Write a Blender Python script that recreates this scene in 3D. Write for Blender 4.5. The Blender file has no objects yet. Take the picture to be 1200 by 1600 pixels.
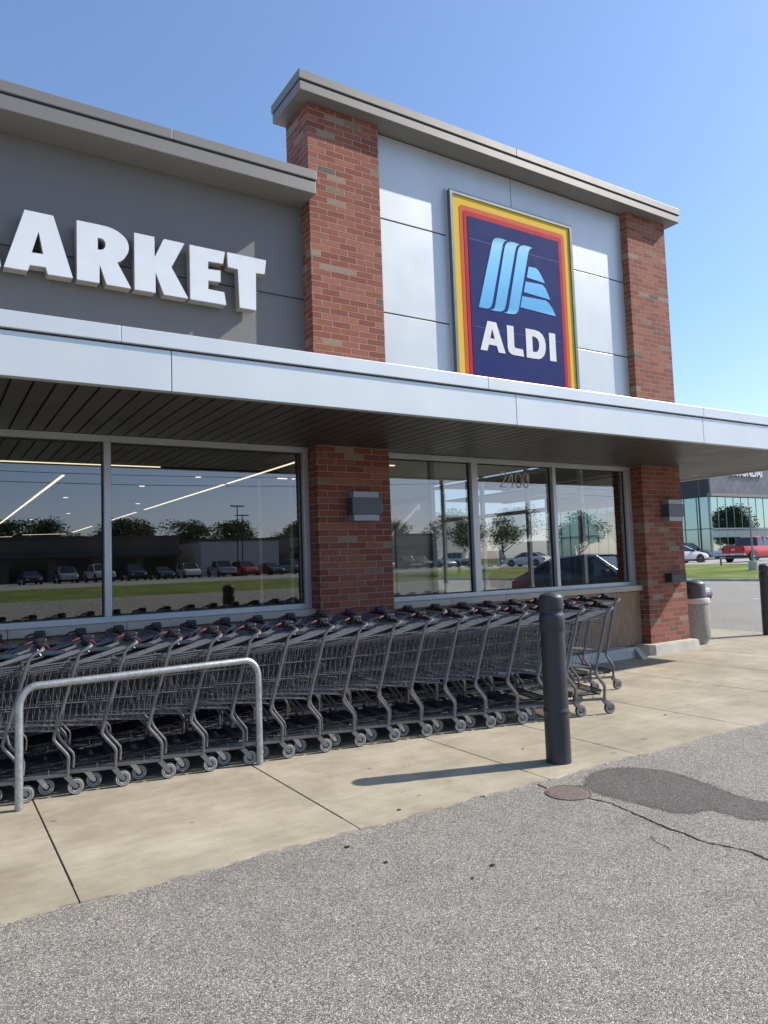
import bpy, bmesh, math, random
from mathutils import Vector, Matrix
from mathutils.geometry import tessellate_polygon
S = bpy.context.scene
C = S.collection
R = math.radians
random.seed(7)

# ------------------------------------------------------------------ camera
cd = bpy.data.cameras.new("camera"); cam = bpy.data.objects.new("camera", cd); C.objects.link(cam)
pan, pitch, roll = 0.565124, 0.068703, -0.034797
fw = Vector((math.sin(pan)*math.cos(pitch), math.cos(pan)*math.cos(pitch), math.sin(pitch)))
rt = Vector((math.cos(pan), -math.sin(pan), 0)); up = rt.cross(fw)
r2 = rt*math.cos(roll)+up*math.sin(roll); u2 = -rt*math.sin(roll)+up*math.cos(roll)
M3 = Matrix((r2, u2, -fw)).transposed()
cam.matrix_world = Matrix.Translation((0, -6.775, 1.45)) @ M3.to_4x4()
cd.sensor_fit = 'VERTICAL'; cd.sensor_height = 36; cd.lens = 36*1122.47/1600
cd.clip_start = .05; cd.clip_end = 3000
S.camera = cam

# ------------------------------------------------------------------ light
SUN = Vector((2.85, -1.0, 2.5)).normalized()
el = math.asin(SUN.z); az = math.atan2(SUN.x, SUN.y)
W = bpy.data.worlds.new("World"); S.world = W; W.use_nodes = True
nt = W.node_tree; bg = nt.nodes['Background']
sky = nt.nodes.new('ShaderNodeTexSky'); sky.sky_type = 'NISHITA'; sky.sun_disc = False
sky.sun_elevation = el; sky.sun_rotation = az
sky.air_density = 1.0; sky.dust_density = .6; sky.ozone_density = 2.2; sky.altitude = 100
tc_ = nt.nodes.new('ShaderNodeTexCoord'); sp_ = nt.nodes.new('ShaderNodeSeparateXYZ'); nt.links.new(tc_.outputs['Generated'], sp_.inputs[0])
rp_ = nt.nodes.new('ShaderNodeValToRGB'); nt.links.new(sp_.outputs[2], rp_.inputs[0])
for e_, (p_, c_) in zip([rp_.color_ramp.elements[0], rp_.color_ramp.elements[1], rp_.color_ramp.elements.new(.12), rp_.color_ramp.elements.new(.3)], ((0., (.90, .91, 1.24)), (.75, (.98, 1.16, 1.3)), (.12, (.94, .935, 1.14)), (.3, (.92, 1.01, 1.14)))):
    e_.position = p_; e_.color = (*[min(1., q/1.3) for q in c_], 1)
mx_ = nt.nodes.new('ShaderNodeMix'); mx_.data_type = 'RGBA'; mx_.blend_type = 'MULTIPLY'; mx_.inputs[0].default_value = 1
nt.links.new(sky.outputs[0], mx_.inputs[6]); nt.links.new(rp_.outputs[0], mx_.inputs[7])
nt.links.new(mx_.outputs[2], bg.inputs[0]); bg.inputs[1].default_value = 0.165
sl = bpy.data.lights.new("sun", 'SUN'); sl.energy = 4.4; sl.angle = R(.53); sl.color = (1, .93, .82)
so = bpy.data.objects.new("sun", sl); C.objects.link(so)
so.rotation_euler = SUN.to_track_quat('Z', 'Y').to_euler(); so.location = (20, -10, 20)
S.view_settings.view_transform = 'Standard'; S.view_settings.look = 'None'
S.view_settings.exposure = 0.6; S.view_settings.gamma = 1
S.render.engine = 'CYCLES'
S.cycles.max_bounces = 8; S.cycles.transparent_max_bounces = 16

# ------------------------------------------------------------------ materials
def newmat(n):
    m = bpy.data.materials.new(n); m.use_nodes = True
    return m, m.node_tree, m.node_tree.nodes, m.node_tree.links, m.node_tree.nodes['Principled BSDF']
def nd(t, kind, **kw):
    n = t.nodes.new(kind)
    for k, v in kw.items():
        if k.startswith('i_'):
            key = k[2:]; n.inputs[int(key) if key.isdigit() else key].default_value = v
        else: setattr(n, k, v)
    return n
def mth(t, op, a, b=None, c=None):
    n = t.nodes.new('ShaderNodeMath'); n.operation = op
    for i, v in enumerate((a, b, c)):
        if v is None: continue
        if isinstance(v, (int, float)): n.inputs[i].default_value = v
        else: t.links.new(v, n.inputs[i])
    return n.outputs[0]
def ramp(t, fac, stops, interp='LINEAR'):
    n = t.nodes.new('ShaderNodeValToRGB'); n.color_ramp.interpolation = interp
    e = n.color_ramp.elements
    while len(e) < len(stops): e.new(.5)
    for k, (p, c) in zip(e, stops): k.position = p; k.color = (*c, 1)
    t.links.new(fac, n.inputs[0]); return n.outputs[0]
def mixc(t, fac, a, b, mode='MIX'):
    n = t.nodes.new('ShaderNodeMix'); n.data_type = 'RGBA'; n.blend_type = mode
    for i, v in ((0, fac), (6, a), (7, b)):
        if isinstance(v, (int, float)): n.inputs[i].default_value = v
        elif isinstance(v, tuple): n.inputs[i].default_value = (*v, 1)
        else: t.links.new(v, n.inputs[i])
    return n.outputs[2]
def coords(t): return t.nodes.new('ShaderNodeTexCoord').outputs['Object']
def geopos(t): return t.nodes.new('ShaderNodeNewGeometry').outputs['Position']
def noise(t, vec, scale, detail=4, rough=.55):
    n = nd(t, 'ShaderNodeTexNoise', i_Scale=scale, i_Detail=detail, i_Roughness=rough); t.links.new(vec, n.inputs['Vector']); return n.outputs[0]
def bump(t, h, strength, dist, base=None):
    n = nd(t, 'ShaderNodeBump', i_Strength=strength, i_Distance=dist); t.links.new(h, n.inputs['Height'])
    if base is not None: t.links.new(base, n.inputs['Normal'])
    return n.outputs[0]
def simple(n, col, rough=.5, metal=0., var=.12, scale=6., bmp=0., bscale=80., emit=None, coat=0., spec=.5):
    m, t, N, L, p = newmat(n)
    p.inputs['Roughness'].default_value = rough; p.inputs['Metallic'].default_value = metal
    p.inputs['Specular IOR Level'].default_value = spec
    p.inputs['Coat Weight'].default_value = coat; p.inputs['Coat Roughness'].default_value = .05
    o = coords(t)
    if var:
        a = noise(t, o, scale, 5)
        c = ramp(t, a, [(.25, tuple(x*(1-var) for x in col)), (.75, tuple(min(1, x*(1+var)) for x in col))])
        L.new(c, p.inputs['Base Color'])
        rr = mth(t, 'MULTIPLY_ADD', a, .2, rough-.1); L.new(rr, p.inputs['Roughness'])
    else: p.inputs['Base Color'].default_value = (*col, 1)
    if bmp: L.new(bump(t, noise(t, o, bscale, 3), bmp, .002), p.inputs['Normal'])
    if emit: p.inputs['Emission Color'].default_value = (*emit[0], 1); p.inputs['Emission Strength'].default_value = emit[1]
    return m

def brick_mat():
    m, t, N, L, p = newmat('red_brick')
    pos = geopos(t); sx = nd(t, 'ShaderNodeSeparateXYZ'); L.new(pos, sx.inputs[0])
    BW, BH, MO = .2288, .0695, .0090
    u = mth(t, 'ADD', mth(t, 'SUBTRACT', sx.outputs[0], 3.473), sx.outputs[1])
    v = mth(t, 'DIVIDE', mth(t, 'SUBTRACT', sx.outputs[2], .14), BH)
    row = mth(t, 'FLOOR', v); fv = mth(t, 'FRACT', v)
    rw = nd(t, 'ShaderNodeTexWhiteNoise', noise_dimensions='1D'); L.new(row, rw.inputs['W'])
    jit = mth(t, 'MULTIPLY', mth(t, 'SUBTRACT', rw.outputs[0], .5), .14)
    uu = mth(t, 'ADD', mth(t, 'ADD', mth(t, 'DIVIDE', u, BW), mth(t, 'MULTIPLY', mth(t, 'MODULO', mth(t, 'ABSOLUTE', row), 2.), .5)), jit)
    col = mth(t, 'FLOOR', uu); fu = mth(t, 'FRACT', uu)
    cb = nd(t, 'ShaderNodeCombineXYZ'); L.new(col, cb.inputs[0]); L.new(row, cb.inputs[1])
    wn = nd(t, 'ShaderNodeTexWhiteNoise', noise_dimensions='2D'); L.new(cb.outputs[0], wn.inputs['Vector'])
    wob = mth(t, 'MULTIPLY', mth(t, 'SUBTRACT', noise(t, pos, 22, 3), .5), .10)
    du = mth(t, 'MULTIPLY', mth(t, 'MINIMUM', fu, mth(t, 'SUBTRACT', 1., fu)), BW)
    dv = mth(t, 'MULTIPLY', mth(t, 'MINIMUM', fv, mth(t, 'SUBTRACT', 1., fv)), BH)
    d = mth(t, 'ADD', mth(t, 'MINIMUM', du, dv), mth(t, 'MULTIPLY', wob, .06))
    mask = nd(t, 'ShaderNodeMapRange', i_1=MO*.36, i_2=MO*.62); L.new(d, mask.inputs[0])
    bc = ramp(t, wn.outputs[0], [(0, (.25, .070, .038)), (.2, (.31, .095, .052)), (.42, (.36, .125, .072)), (.62, (.28, .080, .043)), (.80, (.33, .112, .063)), (.935, (.25, .18, .12)), (.955, (.33, .235, .16)), (.985, (.16, .11, .08))], 'CONSTANT')
    big = noise(t, pos, 1.2, 3)
    # rough combed face: short vertical streaks
    mp = nd(t, 'ShaderNodeMapping'); mp.inputs['Scale'].default_value = (1.6, 1.6, .55); L.new(pos, mp.inputs[0])
    fine = noise(t, mp.outputs[0], 75, 5, .7)
    bc2 = mixc(t, .75, bc, ramp(t, fine, [(.34, (.25, .25, .25)), (.5, (.85, .85, .85)), (.66, (1.0, 1.0, 1.0))]), 'MULTIPLY')
    bc2 = mixc(t, .5, bc2, ramp(t, big, [(.3, (.78, .78, .8)), (.7, (1, 1, 1))]), 'MULTIPLY')
    mc = mixc(t, fine, (.28, .24, .19), (.46, .40, .33))
    L.new(mixc(t, mask.outputs[0], mc, bc2), p.inputs['Base Color'])
    p.inputs['Roughness'].default_value = .9
    b1 = bump(t, mask.outputs[0], .75, .006)
    L.new(bump(t, mth(t, 'MULTIPLY', fine, mask.outputs[0]), .9, .006, b1), p.inputs['Normal'])
    return m

def asphalt_mat(n='asphalt', gain=1., tint=(1, 1, 1), near=True):
    m, t, N, L, p = newmat(n)
    pos = geopos(t)
    v = nd(t, 'ShaderNodeTexVoronoi', i_Scale=290.); L.new(pos, v.inputs['Vector'])
    bw = nd(t, 'ShaderNodeSeparateColor'); L.new(v.outputs['Color'], bw.inputs[0])
    v2 = nd(t, 'ShaderNodeTexVoronoi', i_Scale=90.); L.new(pos, v2.inputs['Vector'])
    b2 = nd(t, 'ShaderNodeSeparateColor'); L.new(v2.outputs['Color'], b2.inputs[0])
    g = gain
    c = ramp(t, bw.outputs[0], [(0, (.035*g, .034*g, .032*g)), (.17, (.12*g, .116*g, .11*g)), (.55, (.22*g, .212*g, .20*g)), (.84, (.33*g, .318*g, .30*g)), (1, (.66*g, .64*g, .60*g))])
    c = mixc(t, .5, c, ramp(t, b2.outputs[1], [(0, (.45, .45, .45)), (.3, (.9, .9, .9)), (.8, (1, 1, 1)), (1, (1.0, 1.0, 1.0))]), 'MULTIPLY')
    gap = ramp(t, v.outputs['Distance'], [(.30, (1, 1, 1)), (.75, (.35, .35, .36))])
    c = mixc(t, .8, c, gap, 'MULTIPLY')
    c = mixc(t, .55, c, ramp(t, noise(t, pos, .55, 5, .6), [(.3, (.70, .70, .70)), (.5, (.9, .9, .9)), (.7, (1, 1, .98))]), 'MULTIPLY')
    c = mixc(t, .45, c, ramp(t, noise(t, pos, 5., 4, .65), [(.32, (.68, .68, .68)), (.6, (1, 1, 1))]), 'MULTIPLY')
    sp = ramp(t, noise(t, pos, 26., 2, .5), [(.245, (.2, .19, .17)), (.285, (1, 1, 1))])
    c = mixc(t, .8, c, sp, 'MULTIPLY'); c = mixc(t, 1., c, tint, 'MULTIPLY')
    L.new(c, p.inputs['Base Color']); p.inputs['Roughness'].default_value = .85
    h = mth(t, 'ADD', mth(t, 'MULTIPLY', v.outputs['Distance'], -1.), mth(t, 'MULTIPLY', bw.outputs[1], .7))
    L.new(bump(t, h, .7, .0035), p.inputs['Normal'])
    return m

def concrete_mat(n='concrete', a=(.315, .274, .196), b=(.475, .424, .318)):
    m, t, N, L, p = newmat(n)
    pos = geopos(t)
    c = ramp(t, noise(t, pos, .9, 6, .62), [(.3, a), (.68, b)])
    c = mixc(t, .6, c, ramp(t, noise(t, pos, 3.1, 6, .7), [(.36, (.70, .69, .67)), (.60, (1, 1, 1))]), 'MULTIPLY')
    mp = nd(t, 'ShaderNodeMapping'); mp.inputs['Scale'].default_value = (1., 6., 1.); mp.inputs['Rotation'].default_value = (0, 0, .25); L.new(pos, mp.inputs[0])
    c = mixc(t, .5, c, ramp(t, noise(t, mp.outputs[0], 2.2, 6, .7), [(.35, (.76, .74, .70)), (.6, (1, 1, 1))]), 'MULTIPLY')
    br = nd(t, 'ShaderNodeMapping'); br.inputs['Scale'].default_value = (4., 90., 1.); L.new(pos, br.inputs[0])
    c = mixc(t, .4, c, ramp(t, noise(t, br.outputs[0], 3., 3, .6), [(.35, (.82, .82, .82)), (.6, (1, 1, 1))]), 'MULTIPLY')
    c = mixc(t, .5, c, ramp(t, noise(t, pos, 1.35, 7, .75), [(.56, (1, 1, 1)), (.60, (.86, .84, .80)), (.70, (.80, .77, .72))]), 'MULTIPLY')
    c = mixc(t, .6, c, ramp(t, noise(t, pos, 160., 3, .7), [(.3, (.66, .66, .66)), (.55, (1, 1, 1))]), 'MULTIPLY')
    st = ramp(t, noise(t, pos, 7.5, 2, .5), [(.255, (.42, .40, .37)), (.285, (1, 1, 1))])
    c = mixc(t, .7, c, st, 'MULTIPLY')
    L.new(c, p.inputs['Base Color']); p.inputs['Roughness'].default_value = .8
    b1 = bump(t, noise(t, pos, 220., 3, .6), .35, .002)
    L.new(bump(t, noise(t, pos, 9., 4, .6), .25, .006, b1), p.inputs['Normal'])
    return m

def grass_mat():
    m, t, N, L, p = newmat('grass')
    pos = geopos(t)
    c = ramp(t, noise(t, pos, .35, 6, .65), [(.3, (.12, .165, .04)), (.5, (.20, .25, .06)), (.7, (.32, .34, .11))])
    c = mixc(t, .8, c, ramp(t, noise(t, pos, 9., 6, .75), [(.32, (.45, .45, .4)), (.6, (1, 1, 1))]), 'MULTIPLY')
    L.new(c, p.inputs['Base Color']); p.inputs['Roughness'].default_value = .9; p.inputs['Specular IOR Level'].default_value = .1
    L.new(bump(t, noise(t, pos, 14., 5, .8), 1., .06), p.inputs['Normal'])
    return m

def glass_mat(n, tint, r0, r1, glosscol=(1, 1, 1), rough=.0, wav=.0):
    m, t, N, L, p = newmat(n)
    N.remove(p); out = N['Material Output']
    tr = nd(t, 'ShaderNodeBsdfTransparent'); tr.inputs[0].default_value = (*tint, 1)
    gl = nd(t, 'ShaderNodeBsdfGlossy'); gl.inputs['Color'].default_value = (*glosscol, 1); gl.inputs['Roughness'].default_value = rough
    lw = nd(t, 'ShaderNodeLayerWeight', i_Blend=.5)
    pw = mth(t, 'POWER', lw.outputs['Facing'], 3.)
    f = mth(t, 'MULTIPLY_ADD', pw, r1-r0, r0)
    if wav:
        b = bump(t, noise(t, geopos(t), 1.3, 2, .4), wav, .02); L.new(b, gl.inputs['Normal'])
    mx = nd(t, 'ShaderNodeMixShader'); L.new(f, mx.inputs[0]); L.new(tr.outputs[0], mx.inputs[1]); L.new(gl.outputs[0], mx.inputs[2])
    L.new(mx.outputs[0], out.inputs[0])
    return m

def logo_blue_mat():
    m, t, N, L, p = newmat('printed_blue_gradient')
    sx = nd(t, 'ShaderNodeSeparateXYZ'); L.new(geopos(t), sx.inputs[0])
    f = mth(t, 'DIVIDE', mth(t, 'SUBTRACT', sx.outputs[2], 4.6), 1.0)
    w = mth(t, 'ADD', f, mth(t, 'MULTIPLY', mth(t, 'SUBTRACT', sx.outputs[0], 6.4), -.12))
    c = ramp(t, w, [(0, (.20, .50, .70)), (.09, (.10, .36, .62)), (.3, (.12, .40, .68)), (.55, (.17, .49, .76)), (.8, (.22, .55, .74)), (.92, (.30, .60, .74)), (1, (.16, .42, .60))])
    L.new(c, p.inputs['Base Color']); p.inputs['Roughness'].default_value = .7; p.inputs['Specular IOR Level'].default_value = .15
    return m

def dealer_panel_mat():
    m, t, N, L, p = newmat('grey_diamond_panels')
    sx = nd(t, 'ShaderNodeSeparateXYZ'); L.new(geopos(t), sx.inputs[0])
    a = mth(t, 'MULTIPLY', mth(t, 'ADD', sx.outputs[0], sx.outputs[2]), .62); b = mth(t, 'MULTIPLY', mth(t, 'SUBTRACT', sx.outputs[0], sx.outputs[2]), .62)
    fa = mth(t, 'FRACT', a); fb = mth(t, 'FRACT', b)
    ln = mth(t, 'MINIMUM', mth(t, 'MINIMUM', fa, mth(t, 'SUBTRACT', 1., fa)), mth(t, 'MINIMUM', fb, mth(t, 'SUBTRACT', 1., fb)))
    cb = nd(t, 'ShaderNodeCombineXYZ'); L.new(mth(t, 'FLOOR', a), cb.inputs[0]); L.new(mth(t, 'FLOOR', b), cb.inputs[1])
    wn = nd(t, 'ShaderNodeTexWhiteNoise', noise_dimensions='2D'); L.new(cb.outputs[0], wn.inputs['Vector'])
    c = ramp(t, wn.outputs[0], [(0, (.095, .10, .105)), (1, (.135, .14, .145))])
    c = mixc(t, ramp(t, ln, [(.02, (1, 1, 1)), (.05, (0, 0, 0))]), c, (.07, .075, .08))
    L.new(c, p.inputs['Base Color']); p.inputs['Roughness'].default_value = .45; p.inputs['Metallic'].default_value = .3
    return m

def aggregate_mat():
    m, t, N, L, p = newmat('exposed_aggregate')
    o = geopos(t); v = nd(t, 'ShaderNodeTexVoronoi', i_Scale=170.); L.new(o, v.inputs['Vector'])
    b = nd(t, 'ShaderNodeSeparateColor'); L.new(v.outputs['Color'], b.inputs[0])
    L.new(ramp(t, b.outputs[0], [(0, (.16, .145, .125)), (.4, (.29, .27, .24)), (1, (.50, .47, .42))]), p.inputs['Base Color'])
    L.new(bump(t, v.outputs['Distance'], .8, .006), p.inputs['Normal']); p.inputs['Roughness'].default_value = .85
    return m
def stone_mat():
    m, t, N, L, p = newmat('tan_stone')
    pos = geopos(t)
    mp = nd(t, 'ShaderNodeMapping'); mp.inputs['Scale'].default_value = (9., 9., 1.6); L.new(pos, mp.inputs[0])
    c = ramp(t, noise(t, mp.outputs[0], 2.2, 6, .7), [(.3, (.20, .125, .07)), (.7, (.34, .235, .145))])
    c = mixc(t, .5, c, ramp(t, noise(t, pos, 55., 3, .7), [(.3, (.6, .6, .6)), (.6, (1, 1, 1))]), 'MULTIPLY')
    L.new(c, p.inputs['Base Color']); p.inputs['Roughness'].default_value = .75
    L.new(bump(t, noise(t, pos, 45., 4, .7), .5, .004), p.inputs['Normal'])
    return m
def galv_mat():
    m, t, N, L, p = newmat('galvanised_steel')
    o = geopos(t); v = nd(t, 'ShaderNodeTexVoronoi', i_Scale=70.); L.new(o, v.inputs['Vector'])
    b = nd(t, 'ShaderNodeSeparateColor'); L.new(v.outputs['Color'], b.inputs[0])
    c = ramp(t, b.outputs[0], [(0, (.34, .36, .36)), (1, (.46, .48, .48))])
    c = mixc(t, .5, c, ramp(t, noise(t, o, 12., 5, .7), [(.35, (.62, .60, .56)), (.6, (1, 1, 1))]), 'MULTIPLY')
    L.new(c, p.inputs['Base Color']); p.inputs['Metallic'].default_value = .75; p.inputs['Roughness'].default_value = .48
    return m
def panel_mat(n, col, rough, metal, streak=.08):
    m, t, N, L, p = newmat(n)
    pos = geopos(t); mp = nd(t, 'ShaderNodeMapping'); mp.inputs['Scale'].default_value = (2., 2., .35); L.new(pos, mp.inputs[0])
    a = noise(t, mp.outputs[0], 1.1, 5, .6)
    c = ramp(t, a, [(.3, tuple(x*(1-streak) for x in col)), (.7, col)])
    L.new(c, p.inputs['Base Color']); p.inputs['Metallic'].default_value = metal
    L.new(mth(t, 'MULTIPLY_ADD', noise(t, pos, 3., 4), .18, rough-.09), p.inputs['Roughness'])
    L.new(bump(t, noise(t, pos, 1.7, 2, .4), .35, .006), p.inputs['Normal'])
    return m

def soffit_mat():
    m, t, N, L, p = newmat('taupe_soffit_slats')
    sx = nd(t, 'ShaderNodeSeparateXYZ'); L.new(geopos(t), sx.inputs[0])
    k = mth(t, 'FLOOR', mth(t, 'DIVIDE', mth(t, 'ADD', sx.outputs[0], 14.), .1375))
    wn = nd(t, 'ShaderNodeTexWhiteNoise', noise_dimensions='1D'); L.new(k, wn.inputs['W'])
    c = ramp(t, wn.outputs[0], [(0, (.060, .057, .052)), (1, (.080, .076, .070))])
    L.new(c, p.inputs['Base Color']); p.inputs['Metallic'].default_value = .2
    L.new(mth(t, 'MULTIPLY_ADD', noise(t, geopos(t), 1.5, 4), .2, .30), p.inputs['Roughness'])
    return m
MT = dict(
 brick=brick_mat(), asphalt=asphalt_mat(gain=1.62, tint=(1, .955, .87)), patch=asphalt_mat('damp_asphalt', .72, (1, .95, .89)),
 lot=simple('pale_lot_paving', (.30, .29, .27), .9, var=.2, scale=.4), conc=concrete_mat(), conc2=concrete_mat('kerb_concrete', (.50, .475, .42), (.68, .65, .58)),
 joint=simple('dark_joint', (.045, .038, .03), .9), grass=grass_mat(),
 silver=panel_mat('silver_metal_panel', (.50, .525, .52), .42, .35), fascia=panel_mat('canopy_metal', (.60, .635, .625), .40, .30, .05),
 greywall=panel_mat('dark_grey_panel', (.150, .146, .140), .6, .0, .06), trim=panel_mat('grey_trim_metal', (.19, .18, .162), .5, .2, .05),
 seam=simple('black_seam', (.02, .02, .022), .7, var=0), soffit=soffit_mat(),
 alu=simple('anodised_aluminium', (.50, .51, .51), .38, .45, var=.06), glass=glass_mat('store_glass', (.52, .54, .52), .175, .85, (.98, .97, .92), wav=.012),
 vglass=glass_mat('vestibule_glass', (.86, .92, .92), .06, .7), dglass=glass_mat('green_dealer_glass', (.14, .22, .21), .33, .95, (.60, .86, .80), wav=.02),
 stone=stone_mat(), sill=simple('light_stone_sill', (.42, .37, .29), .7, var=.15, bmp=.3), white=simple('white_letter_face', (.62, .645, .66), .35, var=.03),
 lside=simple('letter_return', (.36, .33, .28), .5, .2), yellow=simple('yellow_print', (.62, .41, .035), .7, var=.05, spec=.15), orange=simple('orange_print', (.50, .095, .035), .7, var=.05, spec=.15),
 red=simple('crimson_print', (.40, .010, .025), .7, var=.05, spec=.15), navy=simple('navy_print', (.010, .022, .115), .75, var=.06, spec=.12), bluegrad=logo_blue_mat(), lgrey=simple('light_grey_letter', (.60, .60, .57), .4, var=.04),
 frame=simple('dark_frame_metal', (.13, .15, .15), .4, .4), lampbody=simple('lamp_grey_paint', (.085, .092, .10), .45, .2), lampcap=simple('lamp_light_grey', (.30, .32, .33), .45, .2),
 cart=simple('charcoal_cart_metal', (.15, .15, .15), .42, .45, var=.15, scale=14.), wire=simple('cart_wire', (.15, .15, .15), .78, .15, var=.1, spec=.2), rib=simple('grey_rib_wire', (.22, .22, .22), .45, .4, var=.1), rackw=simple('black_rack_wire', (.010, .010, .011), .6, .0, var=.1),
 seat=simple('black_seat_plastic', (.020, .026, .038), .32, var=.25, scale=12.), blk=simple('black_plastic', (.014, .015, .017), .38, var=.15), redp=simple('red_plastic', (.12, .010, .009), .6), chrome=simple('bright_tube', (.42, .43, .44), .4, .8, var=.05),
 tyre=simple('dark_rubber', (.035, .036, .038), .7), whl=simple('grey_wheel_face', (.30, .295, .28), .6, var=.25, scale=60.), fork=simple('zinc_fork', (.22, .225, .23), .38, .7), fork2=simple('pale_zinc_fork', (.52, .52, .48), .45, .5, var=.1),
 galv=galv_mat(), boll=simple('slate_plastic_sleeve', (.030, .032, .036), .48, var=.12, scale=5., bmp=.15, bscale=25.), agg=aggregate_mat(), lid=simple('dark_grey_lid', (.055, .058, .06), .5),
 iron=simple('rusty_cast_iron', (.17, .13, .105), .85, .0, var=.35, scale=30., bmp=.6, bscale=60.), crack=simple('crack_black', (.012, .011, .010), .95, var=0),
 floor_in=simple('store_floor', (.16, .15, .14), .25, var=.1), wall_in=simple('store_inner_wall', (.14, .14, .135), .8, var=.1), ceil_in=simple('store_ceiling', (.10, .10, .10), .85, var=.1), white_in=simple('vestibule_white', (.55, .56, .55), .6, var=.04),
 lamp=simple('linear_lamp', (.9, .85, .7), .5, var=0, emit=((1, .84, .60), 1.7)), roofm=simple('roof_membrane', (.5, .5, .48), .8),
 dband=simple('near_black_panel', (.022, .023, .028), .5, var=.1), dpanel=dealer_panel_mat(), dmull=simple('dealer_mullion', (.20, .24, .24), .4, .5), spandrel=simple('green_spandrel', (.14, .20, .20), .3, .1),
 redpaint=simple('red_car_paint', (.48, .004, .008), .45, .0, var=.04, coat=.5), whitepaint=simple('white_car_paint', (.68, .69, .70), .35, var=.03, coat=.5), blackpaint=simple('black_car_paint', (.012, .013, .015), .3, var=.04, coat=.5), bluepaint=simple('slate_blue_car_paint', (.018, .028, .045), .35, .2, var=.04, coat=.5), silverpaint=simple('silver_car_paint', (.38, .40, .41), .32, .5, var=.04, coat=.5),
 carglass=simple('car_window', (.018, .022, .025), .06, var=0, spec=.9), rubber=simple('tyre_rubber', (.02, .02, .02), .8), rim=simple('alloy_rim', (.55, .56, .57), .28, .9, var=.05), tail=simple('red_tail_lens', (.30, .01, .01), .2, var=0), headl=simple('clear_lens', (.6, .62, .63), .12, var=0), bump=simple('chrome_bumper', (.55, .56, .57), .2, .9, var=.05),
 bark=simple('bark', (.09, .07, .05), .9, var=.3, scale=20.), leaf=simple('leaf_green', (.055, .085, .02), .6, var=.45, scale=1.3), leaf2=simple('leaf_olive', (.075, .095, .028), .6, var=.45, scale=1.3),
 mallw=simple('mall_wall', (.30, .27, .24), .85, var=.15, scale=.3), mallb=simple('mall_brown_wall', (.16, .13, .11), .85, var=.15, scale=.3), mallroof=simple('mall_dark_fascia', (.07, .075, .08), .7), palewall=simple('pale_wall', (.55, .56, .57), .8, var=.08, scale=.2), dkglass=simple('dark_shopfront', (.02, .024, .028), .08, var=0),
 pole=simple('pole_grey', (.24, .24, .23), .5, .5), darkpole=simple('pole_bronze', (.03, .028, .026), .5, .3), wood=simple('utility_pole_wood', (.16, .12, .085), .9, var=.3, scale=10.), paint=simple('worn_white_paint', (.5, .5, .48), .8, var=.3, scale=20.),
)

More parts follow.
